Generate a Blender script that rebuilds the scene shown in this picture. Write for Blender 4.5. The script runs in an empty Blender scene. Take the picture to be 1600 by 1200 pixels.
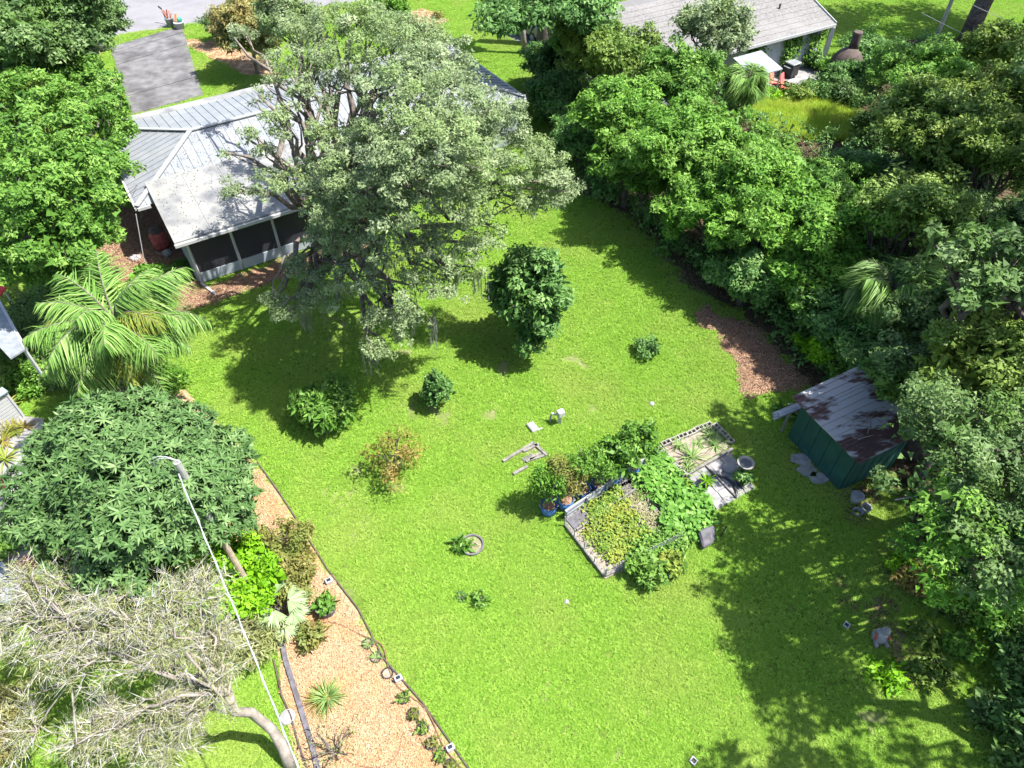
import bpy, math, random
import numpy as np
from mathutils import Vector, Matrix
R = math.radians
rng = np.random.default_rng(7)
random.seed(7)
scn = bpy.context.scene
COL = scn.collection

# ------------------------------------------------------------------ camera, world, sun, exposure
CAM_H, PITCH, FPX = 20.0, R(46.6), 1111.0
cd = bpy.data.cameras.new('camera'); cam = bpy.data.objects.new('camera', cd); COL.objects.link(cam)
cam.location = (0, 0, CAM_H); cam.rotation_euler = (math.pi/2 - PITCH, 0, 0)
cd.sensor_width = 36; cd.lens = FPX/1600*36; cd.clip_end = 1500
scn.camera = cam
SUN_EL, SUN_TO = R(60), (1.0, -0.06)                  # towards the sun: from the right of the picture
w = bpy.data.worlds.new('World'); scn.world = w; w.use_nodes = True
nt = w.node_tree; nt.nodes.clear()
sky = nt.nodes.new('ShaderNodeTexSky'); sky.sky_type = 'NISHITA'; sky.sun_disc = False
sky.sun_elevation = SUN_EL; sky.sun_rotation = math.atan2(SUN_TO[0], SUN_TO[1]); sky.dust_density = 1.5
bg = nt.nodes.new('ShaderNodeBackground'); bg.inputs[1].default_value = 0.11
wo = nt.nodes.new('ShaderNodeOutputWorld')
nt.links.new(sky.outputs[0], bg.inputs[0]); nt.links.new(bg.outputs[0], wo.inputs[0])
sd = bpy.data.lights.new('sun', 'SUN'); sd.energy = 5.0; sd.angle = R(0.53); sd.color = (1, .965, .9)
sun = bpy.data.objects.new('sun', sd); COL.objects.link(sun)
_n = math.hypot(*SUN_TO)
_d = Vector((SUN_TO[0]/_n*math.cos(SUN_EL), SUN_TO[1]/_n*math.cos(SUN_EL), math.sin(SUN_EL)))
sun.rotation_euler = _d.to_track_quat('Z', 'Y').to_euler(); sun.location = (30, 0, 40)
scn.view_settings.view_transform = 'Standard'; scn.view_settings.look = 'None'
scn.view_settings.exposure = 1.42; scn.view_settings.gamma = 1; scn.view_settings.use_curve_mapping = False
scn.cycles.max_bounces = 6; scn.cycles.transparent_max_bounces = 8
scn.cycles.diffuse_bounces = 3; scn.cycles.transmission_bounces = 4

# ------------------------------------------------------------------ helpers
def G(px, py, h=0.0):
    """survey: a picture position sighted down to the level h gives its place on the site (metres)"""
    u, v = (px-800)/FPX, (py-600)/FPX
    d = (u, math.cos(PITCH)-v*math.sin(PITCH), -math.sin(PITCH)-v*math.cos(PITCH))
    t = (h-CAM_H)/d[2]
    return Vector((d[0]*t, d[1]*t, h))
def G2(px, py, h=0.0):
    p = G(px, py, h); return (p.x, p.y)

class MB:
    """collects verts and faces; build() links them as ONE mesh object"""
    def __init__(s): s.v = []; s.f = []
    def box(s, c, size, rz=0.0, rot=None):
        m = (rot or Matrix.Rotation(rz, 3, 'Z')); b = len(s.v); x, y, z = [k/2 for k in size]; c = Vector(c)
        for p in ((-x,-y,-z),(x,-y,-z),(x,y,-z),(-x,y,-z),(-x,-y,z),(x,-y,z),(x,y,z),(-x,y,z)): s.v.append(tuple(c+m@Vector(p)))
        s.f += [tuple(b+i for i in q) for q in ((0,3,2,1),(4,5,6,7),(0,1,5,4),(1,2,6,5),(2,3,7,6),(3,0,4,7))]; return s
    def bar(s, a, b, w, h=None, up=(0,0,1)):
        a, b = Vector(a), Vector(b); d = b-a; L = d.length; x = d/L
        upv = Vector(up)
        if abs(x.dot(upv)) > .99: upv = Vector((0,1,0))
        y = upv.cross(x).normalized(); z = x.cross(y)
        m = Matrix((x, y, z)).transposed(); return s.box((a+b)/2, (L, w, h or w), rot=m)
    def tube(s, pts, rad, n=8, cap=True):
        pts = [Vector(p) for p in pts]; b = len(s.v); k = len(pts)
        rad = list(rad) if hasattr(rad, '__len__') else [rad]*k
        ref = Vector((.31,.2,.93))
        for i, p in enumerate(pts):
            t = (pts[min(i+1,k-1)]-pts[max(i-1,0)]).normalized()
            if abs(t.dot(ref)) > .97: ref = Vector((1,.1,0))
            x = t.cross(ref).normalized(); y = t.cross(x)
            for j in range(n):
                a = 2*math.pi*j/n; s.v.append(tuple(p+(x*math.cos(a)+y*math.sin(a))*rad[i]))
        for i in range(k-1):
            for j in range(n):
                j2 = (j+1)%n; s.f.append((b+i*n+j, b+(i+1)*n+j, b+(i+1)*n+j2, b+i*n+j2))
        if cap: s.f.append(tuple(b+j for j in range(n))); s.f.append(tuple(b+(k-1)*n+j for j in reversed(range(n))))
        return s
    def lathe(s, c, prof, n=16, cap=True):
        b = len(s.v); k = len(prof)
        for r, z in prof:
            for j in range(n):
                a = 2*math.pi*j/n; s.v.append((c[0]+r*math.cos(a), c[1]+r*math.sin(a), c[2]+z))
        for i in range(k-1):
            for j in range(n):
                j2 = (j+1)%n; s.f.append((b+i*n+j, b+i*n+j2, b+(i+1)*n+j2, b+(i+1)*n+j))
        if cap: s.f.append(tuple(b+j for j in reversed(range(n)))); s.f.append(tuple(b+(k-1)*n+j for j in range(n)))
        return s
    def prism(s, poly, z0, z1):
        """upright prism over a ground polygon (z0, z1 may be per-vertex lists)"""
        n = len(poly); b = len(s.v)
        a = sum(poly[i][0]*poly[(i+1)%n][1]-poly[(i+1)%n][0]*poly[i][1] for i in range(n))
        if a < 0: poly = poly[::-1]
        Z0 = z0 if hasattr(z0,'__len__') else [z0]*n; Z1 = z1 if hasattr(z1,'__len__') else [z1]*n
        if a < 0: Z0, Z1 = Z0[::-1], Z1[::-1]
        for (x, y), z in zip(poly, Z0): s.v.append((x, y, z))
        for (x, y), z in zip(poly, Z1): s.v.append((x, y, z))
        s.f.append(tuple(b+i for i in reversed(range(n)))); s.f.append(tuple(b+n+i for i in range(n)))
        for i in range(n):
            j = (i+1)%n; s.f.append((b+i, b+j, b+n+j, b+n+i))
        return s
    def solid(s, poly3, thick, nrm):
        """flat polygon in space with a thickness along -nrm"""
        n = len(poly3); b = len(s.v); nr = Vector(nrm)
        for p in poly3: s.v.append(tuple(Vector(p)))
        for p in poly3: s.v.append(tuple(Vector(p)-nr*thick))
        s.f.append(tuple(b+i for i in range(n))); s.f.append(tuple(b+n+i for i in reversed(range(n))))
        for i in range(n):
            j = (i+1)%n; s.f.append((b+j, b+i, b+n+i, b+n+j))
        return s
    def mesh(s, name, m=None):
        me = bpy.data.meshes.new(name); me.from_pydata(s.v, [], s.f)
        if m: me.materials.append(m)
        return me
    def build(s, name, m, parent=None, smooth=False, bevel=0.0):
        me = s.mesh(name, m)
        if smooth: me.polygons.foreach_set('use_smooth', [True]*len(me.polygons))
        o = bpy.data.objects.new(name, me); COL.objects.link(o)
        if parent is not None: o.parent = parent; o.location = -parent.location if False else (0,0,0); o.matrix_parent_inverse = parent.matrix_basis.inverted()
        if bevel:
            bm = o.modifiers.new('bevel','BEVEL'); bm.width = bevel; bm.segments = 1; bm.limit_method = 'ANGLE'
        return o

def tag(o, label=None, cat=None, group=None, kind=None):
    if label: o['label'] = label
    if cat: o['category'] = cat
    if group: o['group'] = group
    if kind: o['kind'] = kind
    return o
def thing(name, label, cat, loc, group=None, rz=0):
    o = bpy.data.objects.new(name, None); COL.objects.link(o); o.location = loc; o.rotation_euler = (0,0,rz); o.empty_display_size = .3
    return tag(o, label, cat, group)
def put(name, mesh, parent, loc=(0,0,0), rot=(0,0,0), sc=(1,1,1)):
    """a part in its parent's own frame"""
    o = bpy.data.objects.new(name, mesh); COL.objects.link(o); o.parent = parent
    o.location = loc; o.rotation_euler = rot; o.scale = sc if hasattr(sc,'__len__') else (sc,)*3
    return o
def copy_tree(o, parent=None):
    c = o.copy(); COL.objects.link(c)
    if parent is not None: c.parent = parent
    for ch in list(o.children): copy_tree(ch, c)
    return c

# ------------------------------------------------------------------ materials
def nodes(name):
    m = bpy.data.materials.new(name); m.use_nodes = True
    t = m.node_tree; return m, t, t.nodes['Principled BSDF']
def lin(c): return (*c, 1) if len(c) == 3 else c
def mat(name, c1, c2=None, scale=3.0, rough=.7, metal=0.0, bump=0.0, bscale=None, detail=6, lo=.35, hi=.65, spec=.4, world=True, c3=None, s3=.4, amt3=.5):
    m, t, p = nodes(name); p.inputs['Roughness'].default_value = rough; p.inputs['Metallic'].default_value = metal
    p.inputs['Specular IOR Level'].default_value = spec
    geo = t.nodes.new('ShaderNodeNewGeometry') if world else t.nodes.new('ShaderNodeTexCoord')
    co = geo.outputs['Position'] if world else geo.outputs['Object']
    if c2 is None: c2 = tuple(k*.8 for k in c1)
    nz = t.nodes.new('ShaderNodeTexNoise'); nz.inputs['Scale'].default_value = scale; nz.inputs['Detail'].default_value = detail
    t.links.new(co, nz.inputs['Vector'])
    rp = t.nodes.new('ShaderNodeValToRGB'); rp.color_ramp.elements[0].position = lo; rp.color_ramp.elements[1].position = hi
    rp.color_ramp.elements[0].color = lin(c1); rp.color_ramp.elements[1].color = lin(c2)
    t.links.new(nz.outputs['Fac'], rp.inputs['Fac']); out = rp.outputs['Color']
    if c3:
        n3 = t.nodes.new('ShaderNodeTexNoise'); n3.inputs['Scale'].default_value = s3; n3.inputs['Detail'].default_value = 5
        t.links.new(co, n3.inputs['Vector'])
        r3 = t.nodes.new('ShaderNodeMapRange'); r3.inputs[1].default_value = .48; r3.inputs[2].default_value = .68; r3.inputs[4].default_value = amt3
        t.links.new(n3.outputs['Fac'], r3.inputs[0])
        mx = t.nodes.new('ShaderNodeMix'); mx.data_type = 'RGBA'; mx.inputs[7].default_value = lin(c3)
        t.links.new(r3.outputs[0], mx.inputs[0]); t.links.new(out, mx.inputs[6]); out = mx.outputs[2]
    t.links.new(out, p.inputs['Base Color'])
    if bump:
        b = t.nodes.new('ShaderNodeBump'); b.inputs['Strength'].default_value = bump; b.inputs['Distance'].default_value = .02
        n2 = t.nodes.new('ShaderNodeTexNoise'); n2.inputs['Scale'].default_value = bscale or scale*6; n2.inputs['Detail'].default_value = 4
        t.links.new(co, n2.inputs['Vector']); t.links.new(n2.outputs['Fac'], b.inputs['Height']); t.links.new(b.outputs[0], p.inputs['Normal'])
    return m
def leafmat(name, dark, mid, light, trans=.3, rough=.5, spec=.18, patch=None, pscale=.5, pamt=.6):
    """tint (one value per leaf) picks the colour; patch = a second hue over parts of the crown"""
    m, t, p = nodes(name)
    at = t.nodes.new('ShaderNodeAttribute'); at.attribute_name = 'tint'
    rp = t.nodes.new('ShaderNodeValToRGB'); e = rp.color_ramp.elements
    e[0].color = lin(dark); e[0].position = 0; e[1].color = lin(light); e[1].position = 1
    k = e.new(.5); k.color = lin(mid)
    t.links.new(at.outputs['Fac'], rp.inputs['Fac']); out = rp.outputs['Color']
    if patch:
        g = t.nodes.new('ShaderNodeNewGeometry'); n = t.nodes.new('ShaderNodeTexNoise'); n.inputs['Scale'].default_value = pscale; n.inputs['Detail'].default_value = 3
        t.links.new(g.outputs['Position'], n.inputs['Vector'])
        r = t.nodes.new('ShaderNodeMapRange'); r.inputs[1].default_value = .45; r.inputs[2].default_value = .65; r.inputs[4].default_value = pamt
        t.links.new(n.outputs['Fac'], r.inputs[0])
        mx = t.nodes.new('ShaderNodeMix'); mx.data_type = 'RGBA'; mx.inputs[7].default_value = lin(patch)
        t.links.new(r.outputs[0], mx.inputs[0]); t.links.new(out, mx.inputs[6]); out = mx.outputs[2]
    t.links.new(out, p.inputs['Base Color']); p.inputs['Roughness'].default_value = rough; p.inputs['Specular IOR Level'].default_value = spec
    if trans:
        tr = t.nodes.new('ShaderNodeBsdfTranslucent'); t.links.new(out, tr.inputs['Color'])
        ms = t.nodes.new('ShaderNodeMixShader'); ms.inputs[0].default_value = trans
        o = t.nodes['Material Output']; t.links.new(p.outputs[0], ms.inputs[1]); t.links.new(tr.outputs[0], ms.inputs[2]); t.links.new(ms.outputs[0], o.inputs['Surface'])
    return m

LEAF = dict(
    oak   = leafmat('oak_leaf', (.105,.15,.07), (.21,.28,.13), (.37,.43,.25), .3, patch=(.21,.31,.08), pscale=.35),
    bright= leafmat('bright_leaf', (.06,.155,.02), (.135,.30,.035), (.27,.46,.085), .34, patch=(.19,.31,.07), pscale=.3, pamt=.6),
    camph = leafmat('camphor_leaf', (.05,.135,.02), (.12,.25,.036), (.24,.40,.085), .3),
    deep  = leafmat('deep_leaf', (.05,.12,.032), (.11,.23,.055), (.23,.38,.12), .28),
    olive = leafmat('olive_leaf', (.06,.115,.02), (.135,.23,.04), (.27,.37,.10), .3, patch=(.22,.29,.05), pscale=.4),
    grey  = leafmat('grey_leaf', (.05,.10,.03), (.105,.185,.055), (.23,.32,.135), .28, patch=(.11,.21,.035), pscale=.5),
    loquat= leafmat('loquat_leaf', (.04,.09,.028), (.09,.175,.05), (.19,.29,.11), .2, rough=.55),
    palm  = leafmat('palm_leaf', (.07,.16,.03), (.15,.29,.055), (.32,.46,.14), .3, rough=.5),
    palmy = leafmat('yellow_palm_leaf', (.12,.21,.035), (.26,.33,.06), (.46,.40,.09), .3),
    lime  = leafmat('lime_leaf', (.10,.24,.01), (.19,.42,.015), (.28,.52,.03), .35),
    bronze= leafmat('bronze_leaf', (.12,.13,.03), (.22,.22,.06), (.34,.28,.10), .3, patch=(.13,.21,.04), pscale=1.2),
    brown = leafmat('brown_leaf', (.16,.12,.03), (.28,.21,.06), (.38,.26,.10), .3, patch=(.17,.25,.03), pscale=1.5, pamt=.8),
    gold  = leafmat('gold_leaf', (.16,.13,.04), (.28,.24,.08), (.40,.36,.14), .25, patch=(.17,.22,.08), pscale=.8),
    crop  = leafmat('crop_leaf', (.07,.16,.025), (.16,.27,.045), (.33,.37,.06), .28, patch=(.29,.32,.05), pscale=1.4, pamt=.7),
    squash= leafmat('squash_leaf', (.05,.14,.018), (.12,.28,.04), (.23,.40,.09), .28),
    fan   = leafmat('fan_palm_leaf', (.14,.22,.09), (.24,.34,.16), (.36,.46,.24), .2, rough=.35),
    blade = leafmat('strap_leaf', (.10,.20,.04), (.20,.32,.09), (.36,.42,.18), .25),
    moss  = leafmat('spanish_moss', (.13,.14,.11), (.21,.22,.18), (.31,.32,.27), .15, rough=.9, spec=.1),
    twig  = leafmat('bare_twig', (.29,.28,.25), (.44,.425,.395), (.58,.565,.53), 0, rough=.85, spec=.1),
    needle= leafmat('needle_leaf', (.15,.165,.055), (.28,.29,.125), (.42,.415,.25), .28, patch=(.21,.28,.06), pscale=.7),
    grass = leafmat('grass_blade', (.135,.278,.03), (.232,.41,.047), (.355,.525,.095), .34, rough=.6, spec=.1, patch=(.33,.405,.095), pscale=.30, pamt=.5),
    tall  = leafmat('tall_grass_blade', (.20,.34,.03), (.36,.51,.05), (.52,.60,.11), .4, rough=.6, spec=.1, patch=(.46,.52,.10), pscale=.6),
    chip  = leafmat('wood_chip', (.245,.14,.072), (.385,.255,.15), (.51,.385,.26), 0, rough=.9, spec=.1, patch=(.44,.23,.10), pscale=.7),
    litter= leafmat('leaf_litter', (.05,.035,.02), (.12,.08,.05), (.24,.165,.10), 0, rough=.9, spec=.1),
    redchip= leafmat('red_mulch_chip', (.15,.08,.048), (.28,.165,.105), (.44,.315,.225), 0, rough=.9, spec=.1),
)
MT = dict(
    bark  = mat('bark', (.10,.085,.07), (.21,.18,.155), 6, .9, bump=.8, bscale=22, spec=.1),
    barkd = mat('dark_bark', (.06,.05,.045), (.13,.11,.10), 5, .9, bump=.8, bscale=20, spec=.1),
    barkp = mat('pale_bark', (.18,.155,.135), (.29,.255,.225), 5, .9, bump=.6, bscale=18, spec=.1),
    soil  = mat('soil', (.20,.16,.13), (.33,.28,.23), 9, .95, bump=.7, spec=.1),
    mulch = mat('mulch_base', (.27,.17,.095), (.42,.30,.19), 14, .95, bump=.8, bscale=40, spec=.1),
    redmulch = mat('red_mulch_base', (.15,.09,.057), (.28,.175,.115), 10, .95, bump=.8, bscale=40, spec=.1),
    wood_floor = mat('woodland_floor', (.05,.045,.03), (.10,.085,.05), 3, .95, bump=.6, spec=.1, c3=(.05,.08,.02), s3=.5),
    asphalt = mat('asphalt', (.165,.16,.17), (.195,.19,.2), 1.2, .9, bump=.25, bscale=60, spec=.2, c3=(.21,.205,.21), s3=.25),
    concrete = mat('driveway_concrete', (.10,.096,.10), (.165,.161,.163), 1.6, .9, bump=.3, bscale=30, spec=.2, c3=(.05,.048,.05), s3=.55, amt3=.75, detail=9),
    paver = mat('paver_concrete', (.20,.195,.2), (.30,.29,.29), 3, .9, bump=.4, bscale=25, spec=.2, c3=(.16,.155,.16), s3=1.2, amt3=.6),
    block = mat('block_concrete', (.21,.20,.18), (.31,.29,.26), 5, .95, bump=.5, bscale=30, spec=.1, c3=(.22,.2,.17), s3=1.5),
    metal = mat('galvalume_roof', (.20,.215,.235), (.245,.26,.28), 2.2, .5, metal=.15, spec=.35, c3=(.29,.295,.30), s3=.8, amt3=.6),
    metaltrim = mat('roof_trim', (.27,.28,.285), (.31,.315,.32), 2, .55, metal=.1),
    white = mat('white_paint', (.34,.35,.36), (.40,.40,.40), 2, .5),
    porchroof = mat('white_roof_coating', (.215,.215,.205), (.26,.26,.25), 1.2, .6, c3=(.10,.105,.12), s3=.8, amt3=.9, detail=8),
    siding = mat('pale_grey_siding', (.27,.305,.33), (.32,.35,.37), 2, .6),
    wall2 = mat('white_stucco', (.38,.42,.48), (.46,.49,.53), 2, .8, bump=.3),
    shingle = mat('roof_shingle', (.14,.135,.135), (.20,.193,.19), 7, .95, bump=.5, bscale=12, spec=.1, c3=(.225,.217,.215), s3=.5),
    glass = mat('window_glass', (.02,.025,.03), (.03,.035,.04), 2, .08, spec=.6),
    black = mat('black_plastic', (.02,.02,.022), (.04,.04,.045), 5, .5),
    darkgrey = mat('weathered_edging', (.07,.065,.075), (.13,.12,.14), 6, .7),
    hose = mat('brown_hose', (.14,.07,.04), (.20,.11,.06), 5, .6),
    blue = mat('blue_barrel', (.035,.10,.26), (.06,.15,.34), 5, .5),
    teal = mat('teal_pot', (.02,.22,.16), (.04,.3,.2), 5, .5),
    galv = mat('galvanised_sheet', (.20,.22,.245), (.30,.32,.345), 4, .5, metal=.25),
    timber = mat('weathered_timber', (.13,.122,.115), (.235,.22,.20), 8, .9, bump=.5, spec=.1),
    green = mat('green_shed_panel', (.013,.06,.05), (.02,.085,.068), 2.5, .65, c3=(.012,.05,.045), s3=.9),
    red = mat('red_paint', (.55,.045,.05), (.68,.08,.075), 3, .6),
    redfab = mat('red_fabric', (.50,.10,.10), (.62,.17,.15), 5, .8),
    terracotta = mat('terracotta_barrel', (.25,.045,.04), (.36,.09,.075), 6, .7),
    clay = mat('brown_clay', (.055,.04,.035), (.10,.075,.065), 4, .85, bump=.4),
    wood_pole = mat('pole_wood', (.27,.20,.14), (.40,.33,.26), 5, .9, bump=.5, bscale=15),
    polegrey = mat('pole_grey', (.22,.22,.205), (.31,.305,.285), 5, .9, bump=.4),
    cable = mat('cable_sheath', (.28,.285,.30), (.36,.365,.37), 9, .5),
    beige = mat('beige_car_paint', (.27,.24,.18), (.30,.265,.20), 1, .3, spec=.6),
    carwhite = mat('white_car_paint', (.42,.44,.46), (.46,.48,.50), 1, .3, spec=.6),
    bluegrey = mat('blue_grey_tarp', (.20,.30,.36), (.26,.36,.42), 3, .7),
    stone = mat('pale_stone', (.20,.195,.20), (.31,.30,.30), 6, .9, bump=.5),
    orange = mat('orange_plastic', (.60,.22,.08), (.7,.3,.12), 5, .6),
)
def screen_mat():
    m, t, p = nodes('insect_screen'); p.inputs['Base Color'].default_value = (.035,.035,.045,1); p.inputs['Roughness'].default_value = .6
    tr = t.nodes.new('ShaderNodeBsdfTransparent'); ms = t.nodes.new('ShaderNodeMixShader'); ms.inputs[0].default_value = .35
    t.links.new(p.outputs[0], ms.inputs[1]); t.links.new(tr.outputs[0], ms.inputs[2]); t.links.new(ms.outputs[0], t.nodes['Material Output'].inputs['Surface'])
    return m
MT['screen'] = screen_mat()
def rust_mat():
    m, t, p = nodes('rusted_sheet'); g = t.nodes.new('ShaderNodeNewGeometry')
    n = t.nodes.new('ShaderNodeTexNoise'); n.inputs['Scale'].default_value = .75; n.inputs['Detail'].default_value = 10; n.inputs['Roughness'].default_value = .62
    mp = t.nodes.new('ShaderNodeMapping'); mp.inputs['Rotation'].default_value = (0,0,R(-27)); mp.inputs['Scale'].default_value = (.7,1.5,1); mp.inputs['Location'].default_value = (3.2,.4,0)
    t.links.new(g.outputs['Position'], mp.inputs[0]); t.links.new(mp.outputs[0], n.inputs['Vector'])
    r = t.nodes.new('ShaderNodeValToRGB'); e = r.color_ramp.elements; e[0].position = .505; e[0].color = (.34,.335,.34,1); e[1].position = .56; e[1].color = (.085,.04,.035,1)
    k = e.new(.53); k.color = (.20,.19,.19,1); k = e.new(.64); k.color = (.055,.03,.03,1); k = e.new(.70); k.color = (.20,.11,.09,1)
    t.links.new(n.outputs['Fac'], r.inputs[0]); t.links.new(r.outputs[0], p.inputs['Base Color']); p.inputs['Roughness'].default_value = .6; p.inputs['Metallic'].default_value = .15
    return m
MT['rust'] = rust_mat()

# ------------------------------------------------------------------ leaf geometry
def nrm(a): return a/np.maximum(np.linalg.norm(a, axis=-1, keepdims=True), 1e-9)
def leaf_mesh(name, P, D, N, L, W, tint, m, shape='tri', bend=.25):
    """P base, D direction, N normal, per leaf. tri = one face, leaf = folded two-piece blade, round = broad leaf"""
    n = len(P); D = nrm(D); S = nrm(np.cross(N, D)); N = np.cross(D, S); L = L[:,None]; W = W[:,None]
    if shape == 'tri':
        V = np.stack([P-S*W*.5, P+S*W*.5, P+D*L], 1); k = 3; lv = np.arange(n*3); ps = 3; nf = n; ft = tint
    elif shape == 'leaf':
        V = np.stack([P, P+D*L*.55+S*W*.5, P+D*L-N*L*bend, P+D*L*.55-S*W*.5], 1); k = 4; lv = np.arange(n*4); ps = 4; nf = n; ft = tint
    elif shape == 'round':
        c = P+D*L*.5; V = np.stack([c+(D*math.cos(a)*L+S*math.sin(a)*W)*.5*(1 if i%2 else .8)+N*(.12*L if i%2 else 0) for i, a in enumerate(np.arange(6)*math.pi/3)], 1); k = 6; lv = np.arange(n*6); ps = 6; nf = n; ft = tint
    elif shape == 'strip':
        q = P+D*L*.5-N*L*bend*.3; e = P+D*L*.92-N*L*bend
        V = np.stack([P-S*W*.4, P+S*W*.4, q+S*W*.5, q-S*W*.5, e], 1); k = 5
        b = np.arange(n)[:,None]*5; lv = np.concatenate([b+np.array([[0,1,2,3]]), b+np.array([[3,2,4]])], 1).ravel()
        me = bpy.data.meshes.new(name); me.vertices.add(n*5); me.vertices.foreach_set('co', V.reshape(-1).astype(np.float32))
        me.loops.add(len(lv)); me.loops.foreach_set('vertex_index', lv.astype(np.int32)); me.polygons.add(n*2)
        st = (np.arange(n)[:,None]*7+np.array([[0,4]])).ravel(); me.polygons.foreach_set('loop_start', st.astype(np.int32))
        a = me.attributes.new('tint','FLOAT','FACE'); a.data.foreach_set('value', np.repeat(tint,2).astype(np.float32))
        me.materials.append(m); me.update(calc_edges=True); return me
    me = bpy.data.meshes.new(name); me.vertices.add(n*k); me.vertices.foreach_set('co', V.reshape(-1).astype(np.float32))
    me.loops.add(len(lv)); me.loops.foreach_set('vertex_index', lv.astype(np.int32)); me.polygons.add(nf)
    me.polygons.foreach_set('loop_start', (np.arange(nf)*ps).astype(np.int32))
    a = me.attributes.new('tint','FLOAT','FACE'); a.data.foreach_set('value', ft.astype(np.float32))
    me.materials.append(m); me.update(calc_edges=True); return me
def rdir(n, g=rng):
    return nrm(g.normal(size=(n,3)))

def cloud(lobes, nleaf, clump, llen, lwid, g=rng, up=.55, fill=.3, low=-.45, stretch=.6, dens=.34):
    """leaves gathered in clumps on the outside of lobes; lobes = rows of (x,y,z,rx,rz)"""
    lobes = np.array(lobes, float); A = lobes[:,3]**2; A /= A.sum()
    Ps, Ns, Ts = [], [], []
    area = (lobes[:,3]**2).sum()
    ncl = max(12, int(area*7/clump**2*dens))
    li = g.choice(len(lobes), ncl, p=A); d = rdir(ncl, g)
    bad = d[:,2] < low; d[bad,2] *= -1
    rad = 1-.5*g.random(ncl)**1.6+np.where(g.random(ncl)<.14,.22*g.random(ncl),0)
    c = lobes[li]; ctr = c[:,:3]+d*np.stack([c[:,3],c[:,3],c[:,4]],1)*rad[:,None]
    ctr += g.normal(size=ctr.shape)*clump*.35
    cr = clump*(.55+.75*g.random(ncl)); ct = g.normal(size=ncl)*.17
    wgt = cr**2; wgt /= wgt.sum(); n1 = int(nleaf*(1-fill)); ci = g.choice(ncl, n1, p=wgt)
    off = rdir(n1, g)*(g.random(n1)**.45)[:,None]*cr[ci][:,None]; off[:,2] *= stretch
    P = ctr[ci]+off
    N = nrm(np.array([0,0,up])+off/np.maximum(cr[ci],.05)[:,None]*.45+d[ci]*.35+g.normal(size=(n1,3))*.42)
    T = .5+ct[ci]+g.normal(size=n1)*.16
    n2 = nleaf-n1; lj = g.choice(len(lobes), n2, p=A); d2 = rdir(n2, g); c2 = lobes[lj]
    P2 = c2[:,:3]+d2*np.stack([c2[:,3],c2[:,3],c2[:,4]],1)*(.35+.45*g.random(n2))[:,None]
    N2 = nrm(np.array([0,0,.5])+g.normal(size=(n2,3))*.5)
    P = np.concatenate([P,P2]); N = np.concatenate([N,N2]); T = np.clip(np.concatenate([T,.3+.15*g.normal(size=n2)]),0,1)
    n = len(P); D = np.cross(N, g.normal(size=(n,3))); D[:,2] -= .1
    big = np.concatenate([np.ones(n1), np.full(n2,1.9)])
    sz = .55+.95*g.random(n)**1.4; L = llen*sz*big; W = lwid*sz*(.8+.4*g.random(n))*big
    return P, D, N, L, W, T
def sublobes(c, Rr, Rz, n=13, g=rng, spread=.74, size=.40):
    out = [(c[0],c[1],c[2]+Rz*.35,Rr*size*1.05,Rz*size*1.1)]
    for i in range(n):
        a = i*2.399+g.random()*.6; rr = Rr*spread*(.55+.6*g.random()); z = (g.random()-.45)*Rz*.9*(1-.3*rr/Rr)
        k = size*(.7+.6*g.random()); out.append((c[0]+rr*math.cos(a), c[1]+rr*math.sin(a), c[2]+z, Rr*k, Rz*k))
    return out
def limb(a, b, r0, r1, k=6, wob=.12, sag=.0, g=rng):
    a, b = np.array(a,float), np.array(b,float); t = np.linspace(0,1,k); L = np.linalg.norm(b-a)
    p = a+(b-a)*t[:,None]; off = g.normal(size=(k,3))*wob*L*.3; off[0] = 0; off[-1] *= .3
    p += off; p[:,2] += np.sin(t*math.pi)*sag*L
    return [tuple(x) for x in p], list(r0+(r1-r0)*t)

def tree(name, label, base, lobes, leaf, nleaf, clump=.5, llen=.13, lwid=.085, tr=.2, bark='bark', shape='tri', group=None, cat='tree', twigs=1, low=-.45, fill=.3, fork=.45, stems=1, up=.55, dens=.34):
    g = np.random.default_rng(sum(map(ord,label)))
    root = thing(name, label, cat, (base[0],base[1],0), group)
    lob = np.array(lobes); cen = lob[:,:3].mean(0); zmin = (lob[:,2]-lob[:,4]).min()
    fz = max(.3, cen[2]*fork); fx = base[0]+(cen[0]-base[0])*.35; fy = base[1]+(cen[1]-base[1])*.35
    mb = MB(); pts, rad = limb((base[0],base[1],-.15),(fx,fy,fz),tr*1.25,tr*.85,6,.05,g=g); rad[0] *= 1.35
    mb.tube(pts, rad, 9)
    for l in lobes:
        e = (l[0],l[1],l[2]+l[4]*.1); L = math.dist((fx,fy,fz), e)
        pts, rad = limb((fx,fy,fz), e, tr*.62, max(.015,tr*.12), 7, .16, .05, g); mb.tube(pts, rad, 6, False)
        for _ in range(2*twigs):
            dv = rdir(1,g)[0]; dv[2] = abs(dv[2])*.6
            p2 = np.array(e)+dv*np.array([l[3],l[3],l[4]])*.85
            q, r2 = limb(pts[4], p2, tr*.22, .012, 5, .2, .03, g); mb.tube(q, r2, 4, False)
    mb.build('trunk', MT[bark], root, True)
    P,D,N,L,W,T = cloud(lobes, nleaf, clump, llen, lwid, g, low=low, fill=fill, up=up, dens=dens)
    me = leaf_mesh('crown', P, D, N, L, W, T, LEAF[leaf], shape)
    o = bpy.data.objects.new('crown', me); COL.objects.link(o); o.parent = root; o.matrix_parent_inverse = Matrix.Translation((-base[0],-base[1],0))
    return root
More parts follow.
